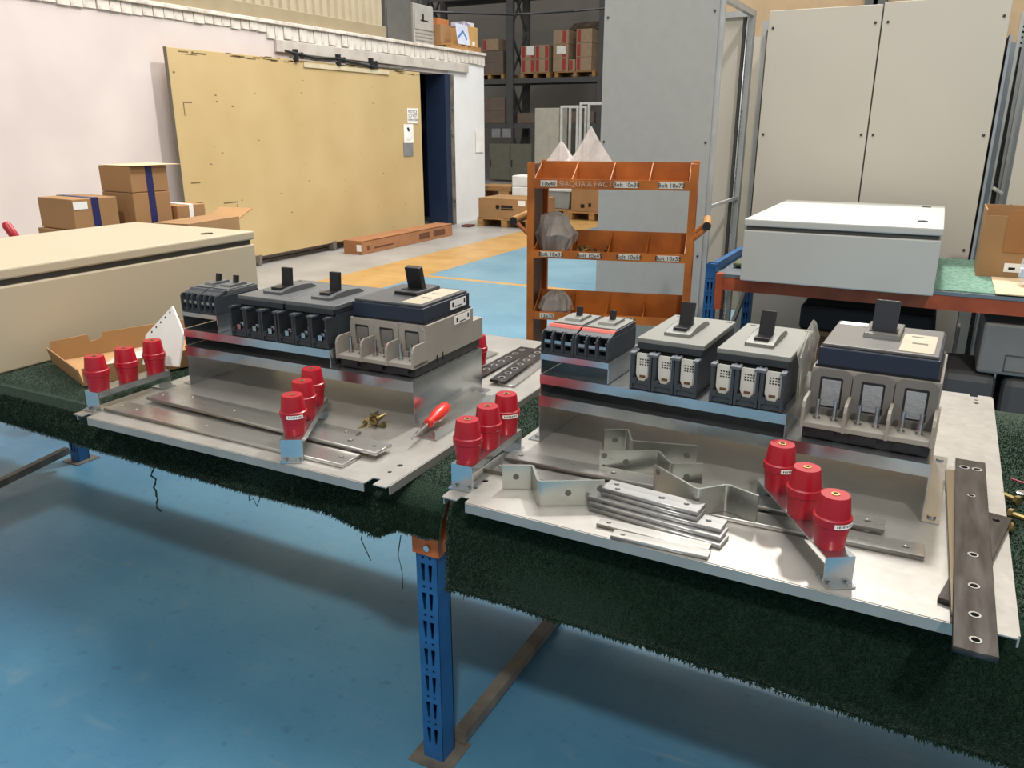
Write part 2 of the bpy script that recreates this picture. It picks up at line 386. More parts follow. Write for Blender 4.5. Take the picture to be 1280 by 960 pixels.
# fire extinguisher seen in the dark room
t = thing('fire_extinguisher', 'red fire extinguisher hanging in the dark doorway', 'extinguisher', (-6.75, 10.5, 1.0))
MB().lathe([(.07, 0), (.085, .02), (.085, .42), (.05, .5), (.02, .52)], 16).build('cylinder', mat('extinguisher_red', '#8a1018', .35), t, smooth=True)
MB().box(-.02, -.08, .52, .02, .03, .56).tube([(0, -.04, .54), (.09, -.06, .5), (.1, -.07, .25)], .012).build('valve_and_hose', black, t)
tag(MB().box(-.13, -.004, -.18, .13, 0, .18).build('wall_paper', paper, loc=(-5.99, 10.67, 1.27), rot=(0, 0, R(90))), 'small white paper pinned on the white wall end', 'paper')

# ------------------------------------------------------------------ shared small builders
def carton(name, label, loc, sx, sy, sz, rz=0, tape=None, group=None, m=None, flap=False, paper_label=None, strip=None):
    t = thing(name, label, 'box', loc, rz, group)
    MB().box(-sx/2, -sy/2, 0, sx/2, sy/2, sz).build('carton_body', m or card, t, bevel=.004)
    e = .0015
    MB().box(-sx/2, -.002, sz, sx/2, .002, sz + e).build('flap_seam', mat('flap_seam_brown', '#6a4a2c', .9), t)  # darker brown line where the flaps meet
    if tape:
        tm, w_ = tape
        MB().box(-sx/2 - e, -w_/2, 0 + sz*.02, -sx/2, w_/2, sz).box(sx/2, -w_/2, sz*.02, sx/2 + e, w_/2, sz).box(-sx/2 - e, -w_/2, sz, sx/2 + e, w_/2, sz + e*2).build('tape', tm, t)
    if flap:
        MB().obox((sx/2 + .06, 0, sz - .0), .07, sy/2 - .01, .003, Matrix.Rotation(R(-4), 3, 'Y')).build('open_flap', card_d, t)
    if paper_label:
        MB().box(*paper_label).build('paper_label', paper, t)
    if strip:
        for s_ in strip: MB().box(*s_).build('printed_band', tape_r, t)
    return t
def pallet(label, loc, sx, sy, rz=0, group=None):
    t = thing('wooden_pallet', label, 'pallet', loc, rz, group)
    for i in range(5):
        yy = -sy/2 + (sy - .1) * i / 4
        MB().box(-sx/2, yy, .115, sx/2, yy + .1, .14).build('plank', wood, t)
    for i in range(3):
        xx = -sx/2 + (sx - .1) * i / 2
        MB().box(xx, -sy/2, .022, xx + .1, sy/2, .113).build('bearer', wood, t)
        MB().box(xx, -sy/2, 0, xx + .1, sy/2, .02).build('plank', wood, t)
    return t
def bag(name, label, loc, prof, m, seed, wob=.25, sx=1.0, sy=1.0, rz=0, n=28, group=None, cat='bag'):
    rnd = random.Random(seed); vs = []; fs = []
    mm = MB()
    for j, (r, z) in enumerate(prof):
        for i in range(n):
            a = 2 * math.pi * i / n
            q = noise.noise(Vector((math.cos(a) * 2.2 + seed, math.sin(a) * 2.2, z * 9 + seed))) + .6 * noise.noise(Vector((math.cos(a) * 6 + seed, math.sin(a) * 6, z * 30)))
            rr = r * (1 + wob * q); vs.append((rr * math.cos(a) * sx, rr * math.sin(a) * sy, z + r * wob * .3 * noise.noise(Vector((a * 2, seed, z * 20)))))
    for j in range(len(prof) - 1):
        for i in range(n):
            k_ = (i + 1) % n; fs.append((j*n+i, j*n+k_, (j+1)*n+k_, (j+1)*n+i))
    fs.append(tuple(range(n - 1, -1, -1))); q = (len(prof) - 1) * n; fs.append(tuple(range(q, q + n)))
    mm.add(vs, fs); o = mm.build(name, m, loc=loc, rot=(0, 0, R(rz))); return tag(o, label, cat, group)

# ------------------------------------------------------------------ far end: mezzanine goods, rack, pallets
t = thing('electrical_cabinet', 'dark grey cabinet standing on the mezzanine edge beside the cladding', 'cabinet', (-6.75, 9.15, 2.6))
MB().box(-.3, -.32, 0, .3, .32, 1.5).build('cabinet_body', mat('dark_grey_cabinet', '#5d5c58', .5), t, bevel=.01)
MB().box(.3, -.3, .06, .31, .3, 1.48).build('cabinet_door', mat('dark_grey_cabinet', '#5d5c58', .5), t)
t = thing('electrical_cabinet', 'pale grey cabinet with vents on the mezzanine beside the cardboard boxes', 'cabinet', (-6.75, 9.8, 2.6))
MB().box(-.3, -.27, 0, .3, .27, .65).build('cabinet_body', mat('pale_grey_cabinet', '#a5a29b', .5), t, bevel=.01)
MB().box(.3, -.25, .3, .312, .25, .63).build('cabinet_door', mat('pale_grey_cabinet', '#a5a29b', .5), t)
for i in range(5): MB().box(.3, -.23, .04 + i*.05, .306, .23, .055 + i*.05).build('louvre', mat('louvre_grey', '#8b8881', .5), t)
MB().box(.312, -.05, .42, .33, -.03, .52).build('latch', black, t)
MB().box(.312, -.1, .42, .318, .1, .435).build('crossbar', black, t)
pallet('small wooden pallet on the mezzanine under stacked cartons', (-6.55, 10.65, 2.6), .7, .95, 0)
carton('carton', 'plain brown carton on the left end of the mezzanine pallet', (-6.6, 10.35, 2.742), .4, .3, .28, 0)
carton('carton', 'orange brown carton at the back of the mezzanine pallet', (-6.83, 10.72, 2.742), .3, .36, .42, 0, m=mat('orange_cardboard', '#b1713f', .85))
t = carton('carton', 'pale wooden-toned carton with white label at the mezzanine corner', (-6.45, 10.95, 2.742), .4, .3, .3, 0, m=mat('ply_card', '#c29a62', .8), paper_label=(.201, -.03, .02, .203, .05, .08))
tag(MB().box(-.12, -.17, 0, .12, .17, .07).build('white_carton', mat('white_print_carton', '#cfcfd6', .6, scale=12, hex2='#8f8fb5', lo=.5, hi=.6), loc=(-6.45, 10.96, 3.046)), 'flat white printed carton lying on the corner mezzanine carton', 'box')
t = thing('poster_sheet', 'white sheet with blue chevron leaning on the mezzanine cartons', 'sheet', (-6.2, 10.58, 2.745), rot=(0, R(-8), 0))
MB().box(0, -.2, 0, .004, .17, .3).build('sheet', mat('pale_blue_sheet', '#c9cfe0', .5), t)
MB().bar((.006, -.19, .08), (.006, 0, .2), .003, .03).bar((.006, 0, .2), (.006, .1, .08), .003, .03).build('chevron_print', mat('chevron_blue', '#3f78b5', .5), t)
tag(MB().tube([(-9, 10.2, 3.62), (-8.2, 11, 3.42), (-7.4, 12.2, 3.46), (-6.8, 13.4, 3.52), (-6.0, 14.5, 3.66), (-4.4, 16, 3.9)], .02).build('cable', black), 'thick black cable sagging across the air over the mezzanine corner', 'cable')
tag(MB().box(-7.5, 11.2, 0, -7.44, 11.26, 5).box(-8.3, 11.2, 3.15, -7.44, 11.25, 3.2).box(-8.35, 11.2, 0, -8.25, 11.3, 3.3).build('steel_post', rackg), 'dark steel post and rail rising behind the mezzanine cartons', 'post')

rk = thing('pallet_rack', 'tall dark grey pallet rack along the far wall', 'rack', (0, 20, 0))
for xx in (-13.2, -10.42, -7.67):
    MB().box(xx, 0, 0, xx + .2, .12, 7).build('upright', rackg, rk)
    MB().box(xx, 1.0, 0, xx + .2, 1.1, 7).build('upright', rackg, rk)
    for z0 in (.2, 1.5, 2.8, 4.1, 5.4):
        MB().bar((xx + .1, .1, z0), (xx + .1, 1.0, z0 + 1.2), .05, .05).build('brace', rackg, rk)
        MB().bar((xx + .1, 1.0, z0), (xx + .1, .1, z0 + 1.2), .05, .05).build('brace', rackg, rk)
for z0 in (1.45, 2.65, 4.9):
    for x0 in (-13.0, -10.22):
        MB().box(x0, .02, z0, x0 + 2.55, .1, z0 + .13).build('beam', rackg, rk)
        MB().box(x0, 1.02, z0, x0 + 2.55, 1.08, z0 + .13).build('beam', rackg, rk)
        MB().box(x0, .1, z0 + .1, x0 + 2.55, 1.02, z0 + .13).build('deck', rackg, rk)
for (lb, x, sx) in (('wooden pallet under plain brown cartons at the left of the rack', -11.0, .95), ('wooden pallet under two-by-two red-striped cartons in the rack', -9.55, .9), ('wooden pallet under the tall film-wrapped cartons in the rack', -8.35, 1.2)):
    pallet(lb, (x, 20.5, 2.782), sx, .9)
def rackbox(label, x, z, sx, sz, bands, pl=None, gy=20.4, g='red-banded cartons on the rack'):
    b_ = [(a, -.352, .02, a + .1, -.349, sz - .02) for a in bands]
    carton('carton', label, (x, gy, z), sx, .7, sz, m=mat('rack_carton', '#a08a70', .85), strip=b_, group=g, paper_label=pl)
for i, (x, z, l) in enumerate(((-9.78, 2.925, 'lower left'), (-9.35, 2.925, 'lower right'), (-9.78, 3.275, 'upper left'), (-9.35, 3.275, 'upper right'))):
    rackbox('red-banded carton, %s of the square stack of four on the rack' % l, x, z, .42, .345, (-.18, .1), pl=(-.03, -.355, .1, .2, -.352, .33) if i == 2 else None)
for i, (x, z, l) in enumerate(((-8.78, 2.925, 'bottom'), (-8.78, 3.275, 'second'), (-8.78, 3.625, 'top'))):
    rackbox('red-banded carton, %s of the left tower beside the square stack' % l, x, z, .45, .345, (.05,), pl=(-.12, -.355, .1, .16, -.352, .3) if i == 1 else None)
for i, (x, z, l) in enumerate(((-8.1, 2.925, 'bottom'), (-8.1, 3.275, 'second'), (-8.1, 3.625, 'top'))):
    rackbox('red-banded carton, %s of the right tower in the rack' % l, x, z, .45, .345, (-.2,))
rackbox('small red-banded carton between the two rack towers', -8.44, 2.925, .18, .3, (-.08,))
bag('film_wrap', 'brownish plastic film draped over the tall rack cartons', (-8.15, 20.78, 3.98), [(.2, 0), (.62, .02), (.66, .12), (.5, .2), (.1, .24)], mat('brown_film', '#5f5246', .4), 5, .2, 1, .5)
for i, (z, sz) in enumerate(((2.925, .3), (3.23, .3))):
    carton('carton', 'dull brown carton, %s of the stack at the rack left bay' % ('lower' if i == 0 else 'middle'), (-10.98, 20.4, z), .85, .7, sz, m=mat('dull_carton', '#6f6257', .85), group='plain cartons in the left rack bay')
rackbox('small red-banded carton topping the left bay stack', -10.95, 3.54, .5, .3, (-.24,))
for i, (x, z, sx, sz) in enumerate(((-10.95, 1.585, .9, .35), (-10.95, 1.94, .9, .35), (-9.6, 1.585, 1.0, .28), (-8.3, 1.585, 1.1, .3))):
    carton('carton', ('bottom dull carton on the lower rack shelf, left bay', 'upper dull carton on the lower rack shelf, left bay', 'low dull carton on the lower rack shelf behind the tall pale locker', 'low dull carton on the lower rack shelf behind the white frames')[i],
           (x, 20.45, z), sx, .8, sz, m=mat('dull_carton', '#6f6257', .85), group='cartons on the lower rack shelf')
for i, x in enumerate((-10.9, -10.55)):
    tag(MB().box(x, 19.985, 1.2, x + .28, 19.995, 1.44).build('rack_label', mat('grey_paper', '#8d8d92', .8)), ('left' if i == 0 else 'right') + ' grey paper card hanging below the lower rack beam', 'card')
olive = mat('olive_locker', '#6c6b5d', .5)
for i, (x0, x1) in enumerate(((-10.72, -10.05), (-10.03, -9.36))):
    t = thing('locker', ('low olive grey locker next to the white wall end' if i == 0 else 'low olive grey locker with a latch, right of its twin'), 'locker', ((x0 + x1)/2, 19.5, 0), 0, 'low olive lockers')
    wd = (x1 - x0)/2
    MB().box(-wd, 0, .03, wd, .45, 1.03).build('locker_body', olive, t); MB().box(-wd + .01, -.015, .05, wd - .01, 0, 1.02).build('locker_door', olive, t, bevel=.004)
    MB().box(-wd + .04, -.035, .4, -wd + .06, -.015, .6).build('latch', black, t)
t = thing('locker', 'tall pale olive locker panel standing before the rack', 'locker', (-7.72, 17, 0))
MB().box(-.34, 0, 0, .3, .5, 1.92).build('locker_body', mat('pale_olive', '#b8b4a6', .5), t, bevel=.01); MB().box(-.32, -.012, .05, .28, 0, 1.9).build('locker_door', mat('pale_olive', '#b8b4a6', .5), t)
wf = mat('white_frame_paint', '#d5d6d2', .5)
for i, (x0, x1, z1, lb) in enumerate(((-7.36, -6.95, 1.97, 'lower white steel frame beside the tall pale locker'), (-6.87, -6.2, 2.04, 'higher white steel frame next to the grey cabinet'))):
    t = thing('equipment_stand', lb, 'stand', (0, 17, 0))
    for xx in (x0, x1):
        for yy in (0, .5): MB().box(xx - .025, yy, 0, xx + .025, yy + .05, z1 - .05).build('post', wf, t)
    for yy in (0, .5): MB().box(x0 - .025, yy, z1 - .05, x1 + .025, yy + .05, z1).build('top_rail', wf, t)
# pallet goods near the wall end
pallet('wooden pallet carrying the long brown carton by the wall end', (-5.05, 10.1, 0), .95, .7)
t = carton('carton', 'long brown carton with round printed mark on a floor pallet', (-5.0, 10.1, .142), 1.0, .7, .3, paper_label=(.2, -.353, .2, .32, -.351, .28))
MB().cyl((-.16, -.3525, .17), .035, .002, 'y').build('printed_mark', ink, t)
for (a, b, c_, d_) in ((-.1, .13, .12, .15), (-.1, .16, .1, .2)): MB().box(a, -.353, b, c_, -.351, d_).build('printed_line', ink, t)
tag(MB().box(-5.7, 9.55, 0, -5.55, 9.72, .03).build('timber_block', mat('dark_timber', '#5f2f2a', .8)), 'dark reddish timber block on the floor beside the pallet', 'timber')
pallet('wooden pallet flat behind the long carton', (-6.0, 11.7, 0), .9, .9)
tag(MB().box(-6.4, 11.3, .142, -5.78, 11.9, .22).box(-6.4, 11.3, .22, -6.3, 11.9, .42).box(-5.95, 11.3, .22, -5.78, 11.9, .42).box(-6.45, 11.3, .42, -5.74, 11.9, .5).build('timber_crate', wood), 'open pale timber crate on the pallet behind the long carton', 'crate')
for i in range(3):
    tag(MB().box(-5.72, 11.3, .142 + i*.186, -5.42, 11.7, .322 + i*.186).build('white_package', paper, bevel=.02), 'white wrapped package, %s of the stack beside the cart post' % ('lowest', 'middle', 'top')[i], 'package', 'white packages in a stack')
pallet('wooden pallet under the brown carton seen through the cart', (-4.2, 11.65, 0), .9, .8)
t = carton('carton', 'tall brown carton with upside-down print seen through the cart', (-4.2, 11.65, .142), .78, .7, .55)
new_obj('lettering', text_mesh('rnact', .17), ink, t, loc=(.08, -.352, .48), rot=(R(90), R(180), 0))
MB().box(-.22, -.353, .06, -.15, -.351, .12).box(-.08, -.353, .08, -.03, -.351, .14).box(.25, -.353, .06, .3, -.351, .12).build('handling_symbols', ink, t)
pallet('low pallet under the grey tub', (-4.95, 11.75, 0), .5, .6)
t = thing('plastic_tub', 'grey tapered plastic tub with pale lid between cartons', 'tub', (-4.95, 11.75, .142))
m = MB(); m.add([(-.2,-.2,0),(.2,-.2,0),(.2,.2,0),(-.2,.2,0),(-.27,-.27,.3),(.27,-.27,.3),(.27,.27,.3),(-.27,.27,.3)], [(0,3,2,1),(4,5,6,7),(0,1,5,4),(1,2,6,5),(2,3,7,6),(3,0,4,7)])
m.build('tub_body', mat('tub_grey', '#9a9e9c', .5), t, bevel=.01); MB().box(-.29, -.29, .3, .29, .29, .33).build('lid', mat('lid_white', '#c9c9c5', .5), t)
# long carton on the floor by the sliding door
t = carton('long_carton', 'long slim brown carton lying on concrete at the sliding door', (-5.42, 7.55, 0), .28, 2.1, .17, 0, m=mat('reddish_cardboard', '#9a6a45', .85))
MB().box(.06, -1.0525, .04, .13, -1.0505, .12).build('paper_label', paper, t)
for (a, b, c_, d_) in ((-.95, .05, -.9, .1), (.2, .04, .45, .12), (.55, .04, .85, .12), (-.8, .05, -.4, .07)): MB().box(.1405, a, b, .1415, c_, d_).build('printed_mark', mat('brown_print', '#5f3a22', .8), t)
MB().box(.1405, -1.04, .155, .1412, 1.04, .162).build('edge_line', mat('brown_print', '#5f3a22', .8), t)

# ------------------------------------------------------------------ orange bolt cart
CW = .755; CD = .36
ct = thing('bolt_cart', 'orange steel bolt cart with divided bins on three shelves', 'cart', (-.80, 2.01, 0), 13.7)
for x0 in (0, CW - .03):
    for y0 in (0, CD - .03): MB().box(x0, y0, .1, x0 + .03, y0 + .03, 1.345).build('post', orange, ct)
MB().box(.002, .03, .16, .010, CD - .03, 1.335).build('side_panel', mat('dull_orange_panel', '#7d5a3c', .6, hex2='#6a4a30'), ct)
def cart_shelf(z, lip, lab):
    MB().box(.03, .0, z, CW - .03, CD, z + .006).build('shelf_floor', orange, ct)
    fl = MB().box(.03, .0, z + .006, CW - .03, .006, z + lip).build('front_lip', orange, ct)
    MB().box(.03, CD/2 - .003, z + .006, CW - .03, CD/2 + .003, z + .113).build('centre_panel', orange, ct)
    MB().box(.03, CD - .006, z + .006, CW - .03, CD, z + lip).build('rear_lip', orange, ct)
    for i in (0, 1, 2, 3, 4):
        xx = .031 + (CW - .062 - .004) * i / 4
        MB().prism([(.007, z + .007), (CD/2 - .004, z + .007), (CD/2 - .004, z + .110), (.007, z + lip)], xx, xx + .004, 'x').build('divider', orange, ct)
        MB().prism([(CD/2 + .004, z + .007), (CD - .007, z + .007), (CD - .007, z + lip), (CD/2 + .004, z + .110)], xx, xx + .004, 'x').build('divider', orange, ct)
    for (xc, w_, tx) in lab:
        lb = MB().box(xc - w_/2, -.003, z + .008, xc + w_/2, -.0005, z + lip - .006).build('paper_label', mat('grey_label', '#c9c4b8', .7), ct)
        new_obj('lettering', text_mesh(tx, .026), ink, lb, loc=(xc, -.0045, z + lip/2), rot=(R(90), 0, 0))
cart_shelf(1.232, .042, [(.10, .075, '10x40'), (.45, .105, 'Bolt 10x30'), (.645, .105, 'Bolt 10x70')])
new_obj('stencil_lettering', text_mesh("SIAQUA'A FACTOR", .034), mat('faded_white_paint', '#b7a08f', .8), ct, loc=(.292, -.001, 1.253), rot=(R(90), 0, 0))
cart_shelf(.915, .038, [(.115, .10, 'Bolt 10x35'), (.295, .10, 'Bolt 10x45'), (.475, .10, 'Bolt 10x50'), (.65, .10, 'Bolt 10x55')])
cart_shelf(.622, .038, [(.1, .07, '12x35'), (.3, .10, 'Bolt 12x40'), (.46, .10, 'Bolt 12x50')])
MB().box(.0, .0, .14, CW, CD, .16).build('base_shelf', orange, ct)
for x0 in (.05, CW - .05):
    for y0 in (.05, CD - .05):
        c_ = MB().cyl((x0 - .015, y0, .05), .05, .03, 'x').build('caster', black, ct); MB().box(x0 - .02, y0 - .01, .05, x0 - .016, y0 + .01, .139).build('caster_fork', steel, c_)
for sx, x0 in ((-1, 0), (1, CW)):
    for y0 in (.03, CD - .08):
        h = MB().tube([(x0, y0, 1.02), (x0 + sx*.06, y0, 1.075)], .010).build('handle', orange, ct)
    MB().cyl((x0 + sx*.062 - .008, .02, 1.08), .02, CD - .08, 'y').build('handle_grip', mat('worn_wood_grip', '#a5763d', .6), ct)
    MB().cyl((x0 + sx*.062 - .008, .012, 1.08), .018, .008, 'y').build('grip_end', black, ct)
cm = Matrix.Translation((-.80, 2.01, 0)) @ Matrix.Rotation(R(13.7), 4, 'Z')
def on_cart(x, y, z): return tuple(cm @ Vector((x, y, z)))
bag('plastic_bag', 'small clear plastic bag peaked over the cart top bins, left one', on_cart(.105, .27, 1.24), [(.09, 0), (.105, .04), (.10, .08), (.066, .12), (.03, .165), (.002, .195)], bag_w, 2, .3, .95, .6, n=9)
bag('plastic_bag', 'large clear plastic bag peaked over the cart top bins', on_cart(.245, .27, 1.24), [(.10, 0), (.12, .05), (.115, .1), (.085, .14), (.045, .2), (.002, .262)], bag_w, 9, .28, .95, .6, n=9)
bag('plastic_bag', 'grey crumpled plastic bag on the cart middle shelf', on_cart(.115, .095, .925), [(.05, 0), (.075, .03), (.085, .09), (.065, .14), (.06, .18), (.03, .19), (.004, .20)], bag_g, 4, .75, 1, .8, n=22)
bag('plastic_bag', 'dull plastic bag slumped on the cart lowest visible shelf', on_cart(.13, .095, .63), [(.06, 0), (.085, .03), (.07, .08), (.04, .11), (.01, .12)], bag_g, 14, .4, 1, .8)
def bolt_mesh(name, r, l, hr, hh):
    return MB().cyl((0, 0, 0), hr, hh, 'x', n=6).cyl((hh, 0, 0), r, l, 'x', n=10).mesh(name)
bm_small = bolt_mesh('bolt', .0035, .020, .0075, .006); bm_small.materials.append(bolt_y)
rnd = random.Random(11)
for i in range(26):
    p = on_cart(.22 + rnd.uniform(0, .14), .03 + rnd.uniform(0, .12), .928 + rnd.uniform(0, .03))
    o = new_obj('bolt', bm_small, None, loc=p, rot=(rnd.uniform(0, 6), rnd.uniform(-.5, .9), rnd.uniform(0, 6)))
    tag(o, 'small zinc bolt in the heap in the cart middle shelf bin', 'bolt', 'bolts heaped in the cart bin')

# ------------------------------------------------------------------ tall cabinets behind the bench
def perf_post(name, parent, x, y, z0, z1, wx, m, axis='x', pitch=.03):
    hs = []; zz = z0 + .03
    while zz < z1 - .03: hs += [rect(-.006, zz, .006, zz + .012)]; zz += pitch
    me = sheet(name, rect(-wx/2, z0, wx/2, z1), hs, .004)
    return new_obj(name, me, m, parent, loc=(x, y, 0), rot=(R(90), 0, 0 if axis == 'x' else R(90)))
frame_m = mat('zinc_frame', '#b9bcbb', .35, .3)
hole_d = mat('screw_and_hole_dark', '#3a3a38', .8)  # dark grey of the screws, and of shade painted behind rail holes
t = thing('switchboard_cabinet', 'tall grey sheet-sided cabinet frame directly behind the orange cart', 'cabinet', (0, 0, 0))
MB().box(-1.03, 3.48, .08, -.35, 3.5, 2.28).build('front_panel', mat('cabinet_grey', '#a4a5a1', .45, var=.03, scale=20), t, bevel=.003)
MB().box(-1.03, 3.52, .08, -1.01, 4.3, 2.22).build('side_panel', grey_pc, t)
MB().box(-1.0, 4.3, .08, -.36, 4.32, 2.2).build('rear_panel', offw, t)
MB().box(-.36, 3.5, 0, -.325, 3.53, 2.2).build('post', frame_m, t); MB().box(-.36, 4.27, 0, -.325, 4.33, 2.2).build('post', frame_m, t)
MB().box(-1.0, 3.52, 0, -.97, 3.55, 2.2).build('post', frame_m, t)
perf_post('perforated_rail', t, -.345, 4.2, .1, 2.15, .05, frame_m, 'y'); MB().box(-.37, 4.17, .1, -.352, 4.23, 2.15).build('rail_hole_shade', hole_d, t)  # dark backing paints the shade seen through the rail holes
MB().box(-.355, 3.53, 2.165, -.325, 4.27, 2.2).build('top_rail', frame_m, t); MB().box(-1.0, 4.27, 2.165, -.36, 4.3, 2.2).build('top_rail', frame_m, t)
MB().box(-.345, 3.53, 1.03, -.33, 4.27, 1.05).build('cross_rod', frame_m, t)
MB().box(-1.0, 3.52, 0, -.33, 4.3, .08).build('plinth', frame_m, t)
for z0 in (.75, 1.41, 2.11):
    for x0 in (-1.005, -.375): MB().cyl((x0, 3.476, z0), .007, .005, 'y', n=10).build('screw', hole_d, t)
t = thing('switchboard_cabinet', 'narrow open cabinet frame between the grey cabinet and the pale panels', 'cabinet', (0, 0, 0))
for (x0, y0) in ((-.32, 4.5), (-.27, 4.5), (-.32, 5.0)): MB().box(x0, y0, 0, x0 + .035, y0 + .035, 2.16).build('post', frame_m, t)
MB().box(-.32, 4.535, 2.1, -.285, 5.0, 2.16).build('top_rail', frame_m, t); MB().box(-.285, 4.5, 2.1, -.27, 4.535, 2.16).build('top_rail', frame_m, t)
MB().box(-.3, 4.54, .1, -.28, 5.0, 2.0).build('side_panel', offw, t)
MB().box(-.75, 5.05, .1, -.2, 5.07, 2.12).build('rear_panel', offw, t)
MB().tube([(-.25, 4.52, 1.16), (-.17, 4.5, 1.17)], .012).build('lug', white_p, t)
t = thing('switchboard_cabinet', 'pair of tall pale panels standing behind the bench enclosure', 'cabinet', (0, 0, 0))
for i, (x0, x1) in enumerate(((-.235, .420), (.428, 1.085))):
    MB().box(x0, 4.28, .05, x1, 4.3, 2.19 + .01 * i).build('front_panel', offw, t, bevel=.003)
    for z0 in (.78, 1.45, 2.09):
        for xx in (x0 + .03, x1 - .03): MB().cyl((xx, 4.276, z0), .008, .005, 'y', n=10).build('screw', hole_d, t)
MB().box(-.23, 4.302, .0, 1.08, 4.9, 2.17).build('cabinet_body', mat('seam_dark', '#55534e', .7), t)
t = thing('switchboard_cabinet', 'open cabinet frame with perforated post at the right behind the cardboard box', 'cabinet', (0, 0, 0))
MB().box(1.10, 4.35, .0, 1.115, 5.0, 2.0).build('side_panel', mat('bluish_grey_panel', '#a9b2ba', .4), t)
MB().box(1.12, 4.9, .0, 1.4, 4.92, 2.0).build('rear_panel', mat('bluish_grey_panel', '#a9b2ba', .4), t)
perf_post('perforated_rail', t, 1.18, 4.66, .02, 2.15, .05, frame_m); MB().box(1.155, 4.665, .02, 1.205, 4.68, 2.15).build('rail_hole_shade', hole_d, t)
MB().box(1.21, 4.62, .0, 1.23, 4.68, 2.15).build('post', frame_m, t)
MB().box(1.235, 4.36, .1, 2.1, 4.38, 2.3).build('front_panel', offw, t, bevel=.003)
for z0 in (1.05, 1.6): MB().cyl((1.262, 4.356, z0), .007, .005, 'y', n=10).build('screw', hole_d, t)
MB().tube([(1.17, 4.64, 1.13), (1.22, 4.6, 1.1)], .012).build('lug', white_p, t)

# ------------------------------------------------------------------ enclosures (flat lying electrical boxes)
def enclosure(label, x0, y0, x1, y1, z0, z1, m, latches, lat_rot=0, gap_side='x1'):
    t = thing('electrical_enclosure', label, 'enclosure', ((x0+x1)/2, (y0+y1)/2, z0)); a = (x1-x0)/2; b = (y1-y0)/2; h = z1 - z0
    MB().box(-a, -b, 0, a, b, h - .055).build('enclosure_body', m, t, bevel=.006)
    MB().box(-a + .012, -b + .012, h - .055, a - .012, b - .012, h - .035).build('gasket', mat('gasket_grey', '#4d4b46', .8), t)  # dark grey gasket strip between body and lid
    lid = MB().box(-a - .002, -b - .002, h - .035, a + .002, b + .002, h).build('lid', m, t, bevel=.006)
    for (lx, ly) in latches:
        l_ = MB().box(-.022, -.011, 0, .022, .011, .004).build('latch', black, t, loc=(lx - (x0+x1)/2, ly - (y0+y1)/2, h), rot=(0, 0, R(lat_rot)))
        MB().cyl((0, 0, .004), .008, .002, n=12).build('lock_insert', steel, l_)
    return t
enclosure('large cream enclosure lying flat on the left worktable', -2.42, -.55, -1.685, 1.185, .752, 1.078, cream, [(-1.78, 1.02)], 60)
enclosure('pale grey enclosure lying flat on the back bench', .03, 2.78, .912, 4.0, .752, 1.062, grey_pc, [(.82, 3.05), (.82, 3.85)], 0)

# ------------------------------------------------------------------ worktables, carpets
def holes_upright(z0, z1, wx):
    hs = []; zz = z0 + .02
    while zz + .075 < z1:
        for sx in (-1, 1):
            hs.append([(sx*.006 + sx*.000, zz), (sx*.006 + sx*.006, zz), (sx*.006 + sx*.0095, zz + .045), (sx*.006 - sx*.0015, zz + .045)][::sx])
            hs.append(circ(sx * .0095, zz + .061, .0038, 10))
        zz += .076
    return hs
def upright(parent, x, y, z1, m=None, wx=.055, wy=.055, face=-1):
    me = sheet('upright_face', rect(-wx/2, .004, wx/2, z1), holes_upright(.03, z1, wx), .003)
    o = new_obj('leg', MB().box(-wx/2, 0, .004, -wx/2 + .003, wy, z1).box(wx/2 - .003, 0, .004, wx/2, wy, z1).box(-wx/2, wy - .003, .004, wx/2, wy, z1).mesh('leg'), m or blue_p, parent, loc=(x, y, 0))
    new_obj('slotted_face', me, m or blue_p, o, loc=(0, .0, 0), rot=(R(90), 0, 0))
    MB().box(-wx/2 - .03, -.03, 0, wx/2 + .03, wy + .03, .004).build('foot_plate', bar_g, o)
    return o
def worktable(label, x0, x1, legs, z_top=.742):
    t = thing('worktable', label, 'table')
    MB().box(x0, .0, .71, x1, 1.1, z_top).build('deck', mat('deck_board', '#6b5a44', .8), t)
    for yy in (.012, 1.05):
        MB().box(x0 + .005, yy, .61, x1 - .005, yy + .04, .708).build('beam', orange_b, t)
    for (lx, ly) in legs:
        upright(t, lx, ly, .605)
    return t
wt = worktable('worktable under the left carpet carrying the left mounting plate', -2.95, -.04, [(-2.55, .78), (-2.85, .05)])
MB().bar((-2.5, .72, .09), (-2.5, .1, .02), .03, .03).build('brace', bar_g, wt)
wt2 = worktable('worktable under the right carpet carrying the right mounting plate', -.035, 1.95, [(-.045, -.012), (-.045, .99), (1.9, .02), (1.9, .99)])
MB().bar((-.015, .06, .025), (-.015, .96, .025), .035, .03).build('floor_tie_bar', bar_g, wt2)
cn = MB().box(-.076, -.022, .580, -.011, -.016, .70).box(-.011, -.022, .580, -.006, .05, .70).build('beam_connector', orange_c, wt2)
MB().cyl((-.033, -.03, .602), .008, .008, 'y', n=6).box(-.048, -.026, .645, -.039, -.0225, .68).build('connector_bolt', steel, cn)
MB().box(-.061, -.0235, .62, -.031, -.0222, .645).build('connector_slot', blue_p, cn)

